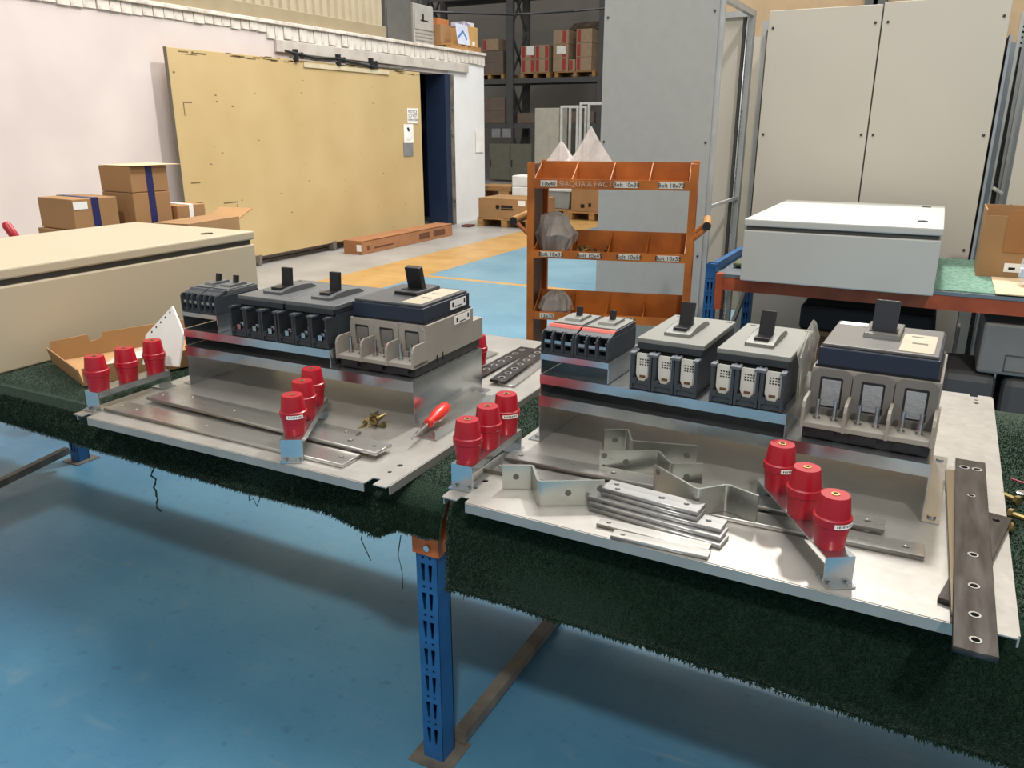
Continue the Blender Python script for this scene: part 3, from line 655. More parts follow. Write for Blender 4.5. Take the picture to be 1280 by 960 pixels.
def carpet(name, label, x0, x1, z_edge, y_edge, seed, bulge=None):
    """carpet sheet over the deck with an uneven hanging front"""
    nx = int((x1 - x0) / .012)
    ns = 7; vs = []; fs = []
    ye_f = y_edge
    for i in range(nx + 1):
        x = x0 + (x1 - x0) * i / nx; y_edge = ye_f(x)
        prof = [(1.115, .7525), (.9, .7505), (.5, .7505), (.15, .7505), (.06, .7505), (.025, .750), (.0, .744), (y_edge*.6 - .004, .730), (y_edge - .008, .70)]
        ze = z_edge(x) + .006 * noise.noise(Vector((x * 9, seed, 0))) + .004 * noise.noise(Vector((x * 60, seed, 3)))
        col = list(prof)
        for k_ in range(1, ns + 1):
            z = .70 + (ze - .70) * k_ / ns; col.append((y_edge - .008 - .012 * math.sin(k_ / ns * 2) + .007 * noise.noise(Vector((x * 3, z * 6, seed))), z))
        for (yy, z) in col: vs.append((x, yy, z))
    m_ = len(prof) + ns
    for i in range(nx):
        for j in range(m_ - 1): fs.append((i*m_+j, i*m_+j+1, (i+1)*m_+j+1, (i+1)*m_+j))
    o = MB().add(vs, fs).build(name, carpet_m, smooth=True)
    sm = o.modifiers.new('thick', 'SOLIDIFY'); sm.thickness = .006; sm.offset = -1
    # tufts along the cut edge and surface pile of the front
    rnd = random.Random(seed); tv = MB()
    for k_ in range(int((x1 - x0) * 700)):
        x = rnd.uniform(x0, x1); y_edge = ye_f(x); ze = z_edge(x) + .006 * noise.noise(Vector((x * 9, seed, 0)))
        h = rnd.uniform(.001, .005) * (3.0 if rnd.random() < .015 else 1); yy = y_edge - .02 + rnd.uniform(-.006, .004)
        tv.add([(x - .002, yy, ze + .004), (x + .002, yy, ze + .004), (x + rnd.uniform(-.004, .004), yy + rnd.uniform(-.006, .002), ze - h)], [(0, 1, 2)])
    f = new_obj('fringe', tv.mesh('fringe'), carpet_m, o); f['kind'] = 'stuff'
    def blades(name, n, gen, m_):
        vs, fs = [], []
        for k_ in range(n):
            a, d, w_ = gen(); b = len(vs)
            vs += [(a[0] - w_, a[1], a[2]), (a[0] + w_, a[1], a[2]), (a[0] + d[0], a[1] + d[1], a[2] + d[2])]; fs.append((b, b + 1, b + 2))
        p_ = bpy.data.meshes.new(name); p_.from_pydata(vs, [], fs); f = new_obj(name, p_, m_, o); f['kind'] = 'stuff'
    def front():
        x = rnd.uniform(x0, x1); ye = ye_f(x); ze = z_edge(x); z = rnd.uniform(ze, .72)
        return (x, ye - .008 - .012 * math.sin(max(0, (.70 - z) / (.70 - ze)) * 2) - .001, z), (rnd.uniform(-.003, .003), -rnd.uniform(.002, .005), rnd.uniform(-.004, .002)), .0016
    blades('front_pile', int((x1 - x0) * 15000), front, pile_m)
    spans = [(max(x0, a), min(x1, b)) for a, b in ((-2.0, -1.03), (-.12, .1), (1.03, 1.7)) if min(x1, b) > max(x0, a)]
    for a, b in spans:
        def top(): return (rnd.uniform(a, b), rnd.uniform(.0, 1.1), .7502), (rnd.uniform(-.003, .003), rnd.uniform(-.003, .003), rnd.uniform(.0015, .0045)), .0014
        blades('top_pile', int((b - a) * 75000), top, carpet_m)
    return o
def ye1(x): return .002 - .045 * max(0, min(1, (x + .34) / .2))
def ze1(x): return .625 + .012 * math.sin(x * 2.2) + .028 * max(0, min(1, (x + .14) / .06))
def ze2(x): return .53 - .012 * x + .006 * math.sin(x * 4)
tag(carpet('carpet', 'dark green carpet draped over the left worktable', -2.95, .024, ze1, ye1, 1), 'dark green carpet draped over the left worktable with the cream enclosure', 'carpet')
tag(carpet('carpet', '', .03, 1.95, ze2, (lambda x: -.03), 2), 'dark green carpet hanging deep over the right worktable front', 'carpet')
# loose threads
def thread(label, pts, r=.0013):
    tag(MB().tube(pts, r, 5).build('loose_thread', mat('thread_green', '#182a1d', .9)), label, 'thread')
thread('knotted green thread hanging below the left carpet edge', [(-.93 + .006*math.sin(i*1.7), -.02 - .004*math.cos(i*2.3), .625 - i*.012) for i in range(13)], .0028)
thread('thin green thread curling below the left carpet by the blue leg', [(-.21, -.025, .61), (-.215, -.03, .58), (-.20, -.03, .55), (-.19, -.03, .53)])
thread('long thin thread hanging beside the orange beam connector', [(-.10, -.03, .62), (-.107, -.035, .57), (-.098, -.035, .53), (-.102, -.03, .48)])
thread('small thread loops under the left carpet middle', [(-.57, -.022, .625), (-.565, -.03, .60), (-.55, -.03, .61), (-.54, -.03, .59), (-.53, -.022, .62)])

# ------------------------------------------------------------------ back bench with enclosure, box and bottle
bt = thing('back_bench', 'blue and orange steel bench behind the worktables', 'table')
MB().box(-.125, 2.94, .735, 2.3, 4.05, .75).build('deck', mat('grey_deck_steel', '#7f878d', .4, .6), bt)
MB().box(-.09, 2.928, .735, 2.3, 2.94, .752).build('deck_edge', mat('grey_deck_steel', '#7f878d', .4, .6), bt)
MB().box(-.09, 2.93, .665, 2.3, 2.97, .733).build('beam', orange_b, bt); MB().box(-.09, 4.0, .665, 2.3, 4.04, .733).build('beam', orange_b, bt)
MB().box(-.125, 2.922, .56, -.088, 2.975, .752).build('beam_connector', orange_b, bt)
for (lx, ly) in ((-.155, 2.93), (-.155, 3.98)):
    o = upright(bt, lx, ly, .80)
MB().bar((-.155, 2.95, .77), (-.155, 4.02, .77), .03, .05).build('side_beam', blue_p, bt)
MB().bar((-.11, 3.0, .2), (-.11, 3.98, .68), .02, .03).build('brace', bar_g, bt)
tag(MB().box(.915, 2.96, .7505, 2.3, 4.04, .757).build('bench_carpet', carpet_l), 'faded pale green carpet on the back bench beside the enclosure', 'carpet')
tag(MB().box(-.09, 3.15, .758, -.03, 3.4, .78).build('rolled_cloth', mat('olive_cloth', '#5a6446', .9), bevel=.01), 'small olive cloth roll tucked at the left end of the back bench', 'cloth')
t = thing('open_carton', 'open brown cardboard box on the back bench by the bottle', 'box', (1.33, 3.62, .758), 0)
w_, d_, h_ = .23, .17, .34
MB().box(-w_, -d_, 0, w_, d_, .006).build('carton_base', card, t)
MB().box(-w_, -d_, .006, w_, -d_ + .006, h_ - .03).build('front_wall', card, t)
MB().box(-w_, d_ - .006, .006, w_, d_, h_).build('rear_wall', card_d, t)
MB().box(-w_, -d_ + .006, .006, -w_ + .006, d_ - .006, h_).build('side_wall', card, t); MB().box(w_ - .006, -d_ + .006, .006, w_, d_ - .006, h_).build('side_wall', card, t)
MB().box(-w_ + .1, -d_ - .004, .13, w_, -d_, h_ + .0).build('front_flap', mat('cardboard_flap', '#96683c', .85), t)
MB().box(-w_ + .12, -d_ - .003, .03, -w_ + .21, -d_, .075).build('paper_label', paper, t)
MB().box(-w_ + .14, -d_ - .0036, .042, -w_ + .17, -d_ - .003, .055).box(-w_ + .19, -d_ - .0036, .04, -w_ + .2, -d_ - .003, .06).build('label_print', ink, t)
tag(MB().box(1.17, 2.93, .759, 1.75, 3.42, .764).build('cardboard_sheet', card_p), 'pale flat cardboard sheet on the bench under the bottle', 'cardboard')
t = thing('water_bottle', 'clear plastic water bottle standing at the right edge on the cardboard sheet', 'bottle', (1.30, 3.2, .764))
MB().lathe([(.028, 0), (.032, .008), (.032, .04), (.029, .05), (.032, .06), (.032, .10), (.028, .125), (.014, .155), (.012, .17)], 20).build('bottle_body', petp, t, smooth=True)
MB().lathe([(.0322, .045), (.0325, .046), (.0325, .085), (.0322, .086)], 20).build('bottle_label', mat('bottle_label_blue', '#a9bfdc', .5, scale=20, hex2='#f0f0f4', lo=.45, hi=.55), t)
MB().cyl((0, 0, .17), .014, .014).build('cap', mat('blue_cap', '#5a86c9', .4), t)
# goods below the bench
t = thing('storage_tray', 'long dark tray with brown cardboard rim under the bench', 'tray', (.62, 3.4, 0))
MB().box(-.33, -.15, .0, .33, .35, .40).build('brown_carton', mat('dark_cardboard', '#5f3f2c', .85), t)
MB().box(-.33, -.17, .40, .34, .36, .425).build('cardboard_rim', mat('mid_cardboard', '#7d6242', .85), t)
MB().box(-.34, -.16, .425, .33, .36, .565).build('dark_tray', mat('black_tray', '#141416', .7), t, bevel=.02)
t = thing('grey_crate', 'grey lidded plastic crate stacked on rounded dark tubs', 'crate', (1.42, 3.1, .365))
MB().box(-.27, -.12, 0, .3, .3, .25).build('crate_body', mat('crate_grey', '#787672', .55), t, bevel=.015)
MB().box(-.16, -.124, .02, .3, -.1215, .024).box(-.16, -.124, .02, -.156, -.1215, .10).box(-.16, -.124, .098, .3, -.1215, .102).build('handle_outline', mat('crate_line', '#3f4243', .6), t)
tub_m = mat('tub_slate', '#454545', .6)
for i, (x0, x1) in enumerate(((1.0, 1.245), (1.27, 1.6))):
    tag(MB().box(x0, 2.98, 0, x1, 3.4, .355).build('storage_tub', tub_m, bevel=.04), ('rounded slate grey tub under the bench, nearer the mounting plate corner' if i == 0 else 'rounded slate grey tub under the grey crate at the right edge'), 'tub', 'slate tubs under the bench')
tag(MB().box(1.085, 4.15, .0, 1.15, 4.17, .72).box(1.085, 4.05, .0, 1.1, 4.15, .35).build('pale_post', white_p), 'pale perforated steel post foot visible below the bench', 'post')
# hidden side table with cartons left, behind the cream enclosure
t = thing('side_table', 'low side table behind the cream enclosure carrying taped cartons', 'table', (-3.45, 1.7, 0))
MB().box(-.5, -.35, .70, .65, .62, .74).build('deck', mat('deck_board', '#6b5a44', .8), t)
for sx in (-.45, .4):
    for sy in (-.2, .4): MB().box(sx - .02, sy - .02, 0, sx + .02, sy + .02, .70).build('leg', bar_g, t)
cart_l = dict(tape=(tape_b, .045))
tp = (tape_b, .042)
carton('carton', 'brown carton with label and blue tape at the left of the tape-sealed stack', (-3.42, 1.60, .96), .34, .26, .165, -5, tape=tp, paper_label=(.171, -.125, .11, .1725, -.045, .15))
carton('carton', 'plain brown carton hidden under the left taped carton', (-3.42, 1.60, .742), .36, .3, .215, -5)
carton('carton', 'blue-taped brown carton in the middle of the tall stack', (-3.36, 1.94, .955), .3, .24, .18, -5, tape=tp)
top_carton = carton('carton', 'top blue-taped brown carton with an open lid flap', (-3.36, 1.94, 1.137), .3, .24, .145, -5, tape=tp, flap=False)
MB().box(-.15, -.12, .148, .17, .20, .151).build('open_flap', card_p, top_carton)
carton('carton', 'plain brown carton at the base of the tall taped stack', (-3.36, 1.94, .742), .32, .26, .21, -5)
carton('carton', 'small brown carton with white tape right of the tall stack', (-3.3, 2.20, .742), .2, .2, .3, -5, tape=(paper, .03))
t = thing('open_carton', 'open shallow brown box with raised flaps behind the enclosure top', 'box', (-2.96, 2.02, .742), 8)
MB().box(-.12, -.22, 0, .12, .22, .24).build('carton_body', card, t); MB().obox((.0, .29, .25), .12, .07, .003, Matrix.Rotation(R(20), 3, 'X')).build('flap', card_d, t)
t = thing('hand_tool', 'red-handled tool with dark tip leaning behind the cream enclosure', 'tool', (-2.47, .80, .757), rot=tuple(Vector((-.40, -.21, .86)).to_track_quat('Z', 'Y').to_euler()))
MB().cyl((0, 0, 0), .007, .27, n=10).lathe([(.007, .27), (.012, .28), (.013, .3)], 12).build('shank', black, t); MB().lathe([(.014, .30), (.018, .31), (.019, .385), (.012, .40)], 14).build('handle', mat('red_handle', '#a81c26', .4), t, smooth=True)

# ------------------------------------------------------------------ mounting plates
ZP = .772
def mounting_plate(label, x0, y0, w_, d_, rz):
    t = thing('mounting_plate', label, 'plate', (x0, y0, ZP), rz)
    nt_ = .025
    def corner(cx, cy, sx, sy):
        return None
    o = [(nt_*2.2, 0), (w_ - nt_*2.2, 0), (w_ - nt_*2.2, .03), (w_ - nt_*1.4, .03), (w_ - nt_*1.4, 0), (w_, 0), (w_, d_), (w_ - nt_*1.4, d_), (w_ - nt_*1.4, d_ - .02), (w_ - nt_*2.2, d_ - .02), (w_ - nt_*2.2, d_),
         (nt_*2.2, d_), (nt_*2.2, d_ - .02), (nt_*1.4, d_ - .02), (nt_*1.4, d_), (0, d_), (0, 0), (nt_*1.4, 0), (nt_*1.4, .02), (nt_*2.2, .02)]
    hs = []
    for xx in (nt_*1.6, w_ - nt_*1.6):
        for yy in (.07, .11, d_ - .05, d_ - .08): hs.append(circ(xx, yy, .007 if yy in (.11, d_ - .08) else .005, 12))
    new_obj('sheet', sheet('sheet', o, hs, .0025), galv_plate, t, loc=(0, 0, -.00125))
    MB().box(nt_*2.3, -.003, -.021, w_ - nt_*2.3, .0, -.001).box(nt_*2.3, d_, -.021, w_ - nt_*2.3, d_ + .003, -.001).box(-.003, .01, -.021, 0, d_ - .01, -.001).box(w_, .01, -.021, w_ + .003, d_ - .01, -.001).build('folded_edge', galv_plate, t)
    return t
mounting_plate('galvanised mounting plate on the left worktable', -1.09, -.112, 1.01, 1.245, .6)
mounting_plate('galvanised mounting plate overhanging the right worktable front', .048, -.084, 1.022, 1.27, -.65)

# ------------------------------------------------------------------ folded sheet brackets
def bracket(label, loc, rz, w_, d_, h, lip, flange=.03, screws=True, group=None):
    t = thing('sheet_bracket', label, 'bracket', loc, rz, group); th = .002
    MB().box(0, 0, h - th, w_, d_, h).build('top_sheet', galv, t)
    MB().box(0, 0, h - lip, w_, th, h - th).build('front_lip', galv, t); MB().box(th, d_ - th, (h - lip) if flange > .02 else th, w_ - th, d_, h - th).build('rear_lip_light_stop', galv, t)  # rear lip; full-height wall added on upper tiers to darken their inside
    for x0, fx0, fx1 in ((0, -flange, 0), (w_ - th, w_, w_ + flange)):
        s_ = MB().box(x0, th, th, x0 + th, d_ - th, h - th).build('side_sheet', galv, t)
        MB().box(min(fx0, x0), .004, 0, max(fx1, x0 + th), d_ - .004, th).build('foot_flange', galv, t)
        if screws and flange > .02:
            for yy in (.03, d_ - .03): MB().cyl(((fx0 + fx1)/2, yy, th), .008, .004, n=12).build('rivet', steel, s_)
    return t
F1 = Matrix.Translation((-1.013, .207, ZP)) @ Matrix.Rotation(R(1.04), 4, 'Z'); R1 = 1.04
F2 = Matrix.Translation((.095, .278, ZP)) @ Matrix.Rotation(R(-2.12), 4, 'Z'); R2 = -2.12
def at(F, x, y, z): return tuple(F @ Vector((x, y, z)))
E_ = .0006
bracket('wide galvanised bracket on the left plate under the breakers', at(F1, 0, 0, E_), R1, .787, .36, .12, .028)
bracket('long low galvanised bracket on the left wide bracket under the dark breakers', at(F1, 0, .002, .121), R1, .53, .33, .05, .022, .0)
bracket('short galvanised bracket under the small breakers at the left end, left plate', at(F1, .0, .004, .172), R1, .135, .18, .05, .012, .0)
bracket('wide galvanised bracket on the right plate under the breakers', at(F2, 0, 0, E_), R2, .836, .38, .12, .026)
bracket('long low galvanised bracket on the right wide bracket under the white-covered breakers', at(F2, 0, .004, .121), R2, .565, .34, .05, .022, .0)
bracket('short galvanised bracket under the two red-striped breakers, right plate', at(F2, .0, .006, .172), R2, .172, .19, .05, .014, .0)

# ------------------------------------------------------------------ moulded case circuit breakers (lying on their backs)
def small_breaker(label, F, x, y, z, rz, stripe, w_=.083):
    t = thing('circuit_breaker', label, 'breaker', at(F, x, y, z), rz, 'small three-pole breakers'); D = .17
    cov = lgrey if stripe else dcover
    MB().box(0, .032, 0, w_, D, .050).build('housing', slate, t, bevel=.0015)
    MB().box(0, .001, 0, w_, .032, .006).build('terminal_base', slate_d, t)
    p = (w_ - .004) / 3
    for i in range(4):
        MB().prism([(0, .006), (.032, .006), (.032, .053), (.006, .053), (0, .046)], i*p + (0 if i else 0), i*p + .004, 'x').build('barrier', slate, t)
    for i in range(3):
        x0 = i*p + .0045; x1 = (i+1)*p - .0005
        MB().box(x0, .026, .006, x1, .0315, .05).build('terminal_recess', pit, t)
        MB().box(x0, .004, .006, x1, .026, .012).box(x0, .004, .023, x1, .024, .026).box(x0, .004, .012, x0 + .003, .02, .023).box(x1 - .003, .004, .012, x1, .02, .023).build('terminal_clamp', slate_d, t)
        s_ = MB().cyl(((x0+x1)/2, .014, .0262), .0065, .006, n=12).box((x0+x1)/2 - .008, .004, .0262, (x0+x1)/2 + .008, .008, .0335).build('terminal_screw', steel, t)
        MB().cyl(((x0+x1)/2 + .002, .022, .034), .005, .004, n=10).build('screw_head', steel, s_)
        MB().box(x0 + .003, .008, .0515, x1 - .003, .03, .0535).build('barrier_cap', slate, t)
    MB().prism([(.016, .0536), (.0495, .0505), (.0495, .0600), (.030, .0572)], .001, w_ - .001, 'x').build('terminal_cover', slate, t)
    MB().prism([(.033, .0580), (.0495, .0603), (.0495, .0630), (.040, .0625)], .001, w_ - .001, 'x').build('coloured_band', red_stripe if stripe else slate, t)
    MB().box(.001, .05, .0505, w_ - .001, D - .002, .0615).build('front_cover', slate if stripe else dcover, t, bevel=.001)
    MB().box(.004, .055, .0615, w_ - .004, D - .006, .065).build('face_plate', cov, t, bevel=.001)
    MB().prism([(.075, .065), (.145, .065), (.140, .072), (.08, .071)], w_*.28, w_*.76, 'x').build('escutcheon', cov, t)
    MB().obox((w_*.52, .118, .081), .0065, .006, .012, Matrix.Rotation(R(-10), 3, 'X')).build('toggle', black, t, bevel=.001)
    return t
small_breaker('small dark breaker at the far left of the left plate', F1, .000, .006, .2225, R1, False, .066)
small_breaker('small dark breaker second from the left on the left plate', F1, .068, .006, .2225, R1, False, .066)
small_breaker('small red-striped breaker at the far left of the right plate', F2, .000, .008, .2225, R2, True)
small_breaker('small red-striped breaker second from left on the right plate', F2, .086, .008, .2225, R2, True)

def grid_holes(x0, z0, nx, nz, s_, p): return [rect(x0 + i*p, z0 + j*p, x0 + i*p + s_, z0 + j*p + s_) for i in range(nx) for j in range(nz)]
def mid_breaker(label, F, x, y, z, rz, covers, w_=.153, grp=None):
    t = thing('circuit_breaker', label, 'breaker', at(F, x, y, z), rz, grp); D = .295; H_ = .096
    cov = lgrey if covers else dcover
    MB().box(.003, .045, 0, w_ - .003, D, H_ - .01).build('housing', slate, t, bevel=.002)
    MB().box(.002, .040, H_ - .01, w_ - .002, D, H_).build('brow', slate_d, t)
    p = w_ / 3
    for i in range(3):
        x0 = i*p + .001; x1 = (i+1)*p - .001
        sl_ = slate if covers else slate_d  # darker plastic on the uncovered poles paints shade into their recesses
        pole = MB().box(x0, .004, .0, x1, .045, .012).box(x0, 0, 0, x0 + .006, .045, H_ - .018).box(x1 - .006, 0, 0, x1, .045, H_ - .018).box(x0 + .006, .0, .012, x0 + .014, .012, .024).box(x1 - .014, .0, .012, x1 - .006, .012, .024).box(x0 + .006, .002, .012, x1 - .006, .006, .018).build('pole_housing', sl_, t)
        for xx in (x0 - .001, x1 - .010): MB().box(xx, -.002, H_ - .018, xx + .011, .02, H_ - .013).box(xx + .003, .02, H_ - .018, xx + .008, .03, H_ - .014).build('barrier_cap', slate if not covers else mat('mid_slate', '#565c62', .5), pole)
        MB().box(x0 + .006, .038, .012, x1 - .006, .0445, H_ - .012).build('recess', pit, pole)
        if covers:
            me = sheet('white_cover', [(x0 + .0085, .03), (x0 + .015, .016), (x1 - .015, .016), (x1 - .0085, .03), (x1 - .0085, H_ - .017), (x0 + .0085, H_ - .017)], grid_holes(x0 + .0155, H_ - .045, 4, 3, .0038, .0058), .003)
            new_obj('white_cover', me, white_p, pole, loc=(0, .017, 0), rot=(R(90), 0, 0))
            MB().box(x0 + .010, .0195, .021, x1 - .010, .03, .024).build('cover_shelf', white_p, pole)
            MB().box(x0 + .009, .0195, .028, x0 + .011, .036, H_ - .021).box(x1 - .011, .0195, .028, x1 - .009, .036, H_ - .021).build('cover_sides', white_p, pole)
            MB().box(x0 + .015, .0188, H_ - .046, x1 - .014, .0196, H_ - .024).build('grid_shadow', pit, pole)
            MB().box((x0+x1)/2 - .007, .014, .024, (x0+x1)/2 + .006, .0155, .029).build('cover_slot', mat('brown_slot', '#6b4a2a', .7), pole)
        else:
            MB().box(x0 + .010, .01, .024, x1 - .010, .036, .030).build('terminal_bar', slate_d, pole)
            MB().cyl(((x0+x1)/2, .018, .030), .008, .008, n=12).cyl(((x0+x1)/2 + .004, .026, .04), .0055, .007, n=10).box((x0+x1)/2 - .006, .0025, .02, (x0+x1)/2 + .006, .006, .034).build('terminal_screw', steel, pole)
    MB().box(0, .036, H_, w_, D + .002, H_ + .012).build('front_cover', cov, t, bevel=.002)
    MB().box(.003, .0335, H_ - .012, w_ - .003, .036, H_ + .002).build('cover_edge', slate_d, t)
    zc = H_ + .012
    prof = [(.085, zc), (.235, zc), (.232, zc + .004)] + [(.232 - .145*k_/8, zc + .004 + .012*math.sin(math.pi*(.15 + .75*k_/8))) for k_ in range(1, 8)] + [(.085, zc + .007)]
    MB().prism(prof, w_*.31, w_*.69, 'x').build('escutcheon', cov, t)
    MB().prism(prof, w_*.30, w_*.31, 'x').build('escutcheon_edge', slate, t)
    MB().box(w_*.40, .10, zc + .008, w_*.60, .16, zc + .0165).build('toggle_slot', black, t)
    MB().obox((w_*.5, .150, zc + .036), .0155, .007, .030, Matrix.Rotation(R(-14 if covers else -4), 3, 'X')).build('toggle', black, t, bevel=.0015)
    for (xx, yy) in ((.012, D - .02), (w_ - .018, D - .02)): MB().box(xx, yy, zc - .0005, xx + .012, yy + .006, zc + .0006).build('cover_screw', slate_d, t)
    return t
mid_breaker('dark breaker with long toggle, left of the two middle ones, left plate', F1, .186, .004, .1725, R1, False, .168, 'dark three-pole breakers')
mid_breaker('dark breaker with long toggle, beside the large taupe breaker, left plate', F1, .357, .004, .1725, R1, False, .168, 'dark three-pole breakers')
mid_breaker('grey-topped breaker with white terminal covers beside the red-striped ones', F2, .222, .008, .1725, R2, True, .153, 'white-covered breakers')
mid_breaker('grey-topped breaker with white terminal covers next to the large navy breaker', F2, .402, .008, .1725, R2, True, .153, 'white-covered breakers')

def large_breaker(label, F, x, y, z, rz, side_labels, tilt, clear, drop=0.0):
    w_ = .242; t = thing('circuit_breaker', label, 'breaker', at(F, x, y, z), rz, 'large three-pole breakers')
    B = .024; N0 = .140 - drop; N1 = .178 - drop
    MB().box(.004, .010, 0, w_ - .004, .35, B).build('base_plate', black, t, bevel=.002)
    MB().box(.001, .066, B, w_ - .001, .31, N0 - .005).build('housing', taupe, t, bevel=.002)
    MB().box(.001, .31, B, w_ - .001, .365, .085).build('rear_terminal_block', taupe, t, bevel=.002)
    MB().box(0, .0, B, w_, .0655, B + .012).build('terminal_shelf', taupe, t, bevel=.002)
    p = (w_ - .006) / 3
    for i in range(4):
        x0 = i * p
        MB().prism([(-.002, B), (.0655, B), (.0655, .083), (.012, .083), (.003, .078), (-.002, .066)], x0, x0 + .006, 'x').build('phase_barrier', taupe, t)
    for i in range(3):
        x0 = i*p + .006; x1 = (i+1)*p; cx = (x0 + x1) / 2; zt = N0 - .006
        MB().box(x0 + .012, -.0006, .010, x1 - .012, .012, B - .0005).build('shelf_step', black, t)
        o_ = [(x0 - .002, B + .013), (x1 + .002, B + .013), (x1 + .002, zt - .010), (x1 - .010, zt), (x0 + .010, zt), (x0 - .002, zt - .010)]
        fr = new_obj('window_frame', sheet('window_frame', o_, [[(cx - .022, .052), (cx + .022, .052), (cx + .022, zt - .018), (cx + .019, zt - .015), (cx - .019, zt - .015), (cx - .022, zt - .018)]], .006), taupe_d if clear else taupe, t, loc=(0, .0622, 0), rot=(R(90), 0, 0))
        MB().box(cx - .0215, .0525, -.0035, cx + .0215, zt - .0185, -.0018).build('window_shadow', slate_d, fr)
        MB().box(cx - .0182, .0558, -.0018, cx + .0182, zt - .0218, .0017).build('embossed_pad', pad if clear else taupe_d, fr, bevel=.001)
        MB().box(cx - .012, .0575, B + .0122, cx + .012, .0592, .050).build('terminal_pocket', mat('pocket_grey', '#5c5955', .5), t)
        for sx in (-.0165, .0165):
            bo = MB().cyl((cx + sx, .030, B + .0122), .0042, .040, n=12).build('stud_bolt', steel, t)
            MB().cyl((cx + sx, .030, B + .0122), .0075, .003, n=12).build('washer', steel, bo)
            MB().cyl((cx + sx, .030, B + .0522), .0055, .003, n=12).build('bolt_tip', steel, bo)
    MB().box(.006, .070, N0 - .0048, w_ - .006, .306, N0).build('seam_strip', black, t)
    MB().box(.010, .066, N0, w_ - .010, .306, N1).build('navy_cover', navy, t, bevel=.0025)
    T1 = N1 + .007
    top_m = mat('warm_charcoal', '#5a5855', .45) if clear else mat('charcoal_top', '#46474a', .45)
    MB().box(.014, .072, N1, w_ - .014, .300, T1).build('top_plate', top_m, t, bevel=.002)
    MB().box(w_*.64, .082, T1, w_*.90, .235 if clear else .285, T1 + .0013).build('rating_sticker', sticker, t)
    MB().box(w_*.72, .150, T1 + .0013, w_*.84, .160, T1 + .0018).build('sticker_print', mat('grey_print', '#6d685e', .8), t)
    MB().box(w_*.70, .21, T1 + .0013, w_*.8, .216, T1 + .0018).build('sticker_print', mat('grey_print', '#6d685e', .8), t)
    if clear: MB().box(.02, .262, T1, .09, .292, T1 + .0012).build('white_label', paper, t)
    MB().box(w_*.33, .165, T1, w_*.62, .285, T1 + .010).build('escutcheon', top_m, t, bevel=.002)
    MB().box(w_*.33, .163, T1, w_*.62, .165, T1 + .008).build('escutcheon_trim', steel if clear else black, t)
    MB().obox((w_*.475, .215, T1 + .038), .024, .009, .034, Matrix.Rotation(R(tilt), 3, 'X')).build('toggle', mat('toggle_slate', '#22262e', .4) if clear else black, t, bevel=.002)
    MB().box(w_*.36, .185, T1 + .010, w_*.59, .23, T1 + .0115).build('toggle_slot', black, t)
    if side_labels:
        MB().box(w_ - .0098, .2, .136, w_ - .009, .285, .160).build('white_label', paper, t); MB().box(w_ - .009, .21, .142, w_ - .0088, .22, .154).box(w_ - .009, .225, .14, w_ - .0088, .26, .143).box(w_ - .009, .272, .143, w_ - .0088, .28, .156).build('label_print', ink, t)
        MB().box(w_ - .0008, .205, .095, w_ + .0002, .29, .118).build('white_label', paper, t); MB().box(w_ + .0002, .215, .1, w_ + .0004, .225, .112).box(w_ + .0002, .232, .098, w_ + .0004, .265, .101).box(w_ + .0002, .275, .103, w_ + .0004, .283, .115).build('label_print', ink, t)
        MB().box(w_ - .001, .11, .016, w_ + .0002, .116, .034).box(w_ - .001, .14, .016, w_ + .0002, .144, .036).build('side_slot', pit, t)
    return t
large_breaker('large taupe and navy breaker with white side labels, left plate', F1, .535, .022, .1215, R1, True, 14, False, .012)
large_breaker('large taupe and navy breaker with tall slate toggle, right plate', F2, .590, .022, .1215, R2, False, -12, True)
bag('plastic_bag', 'crumpled clear film bag squeezed between two breakers on the right plate', at(F2, .571, .16, .1215), [(.004, .0), (.012, .01), (.014, .05), (.017, .09), (.015, .13), (.018, .165), (.008, .20), (.001, .215)], bag_c, 8, .5, .6, 5.6, n=36, rz=R2)

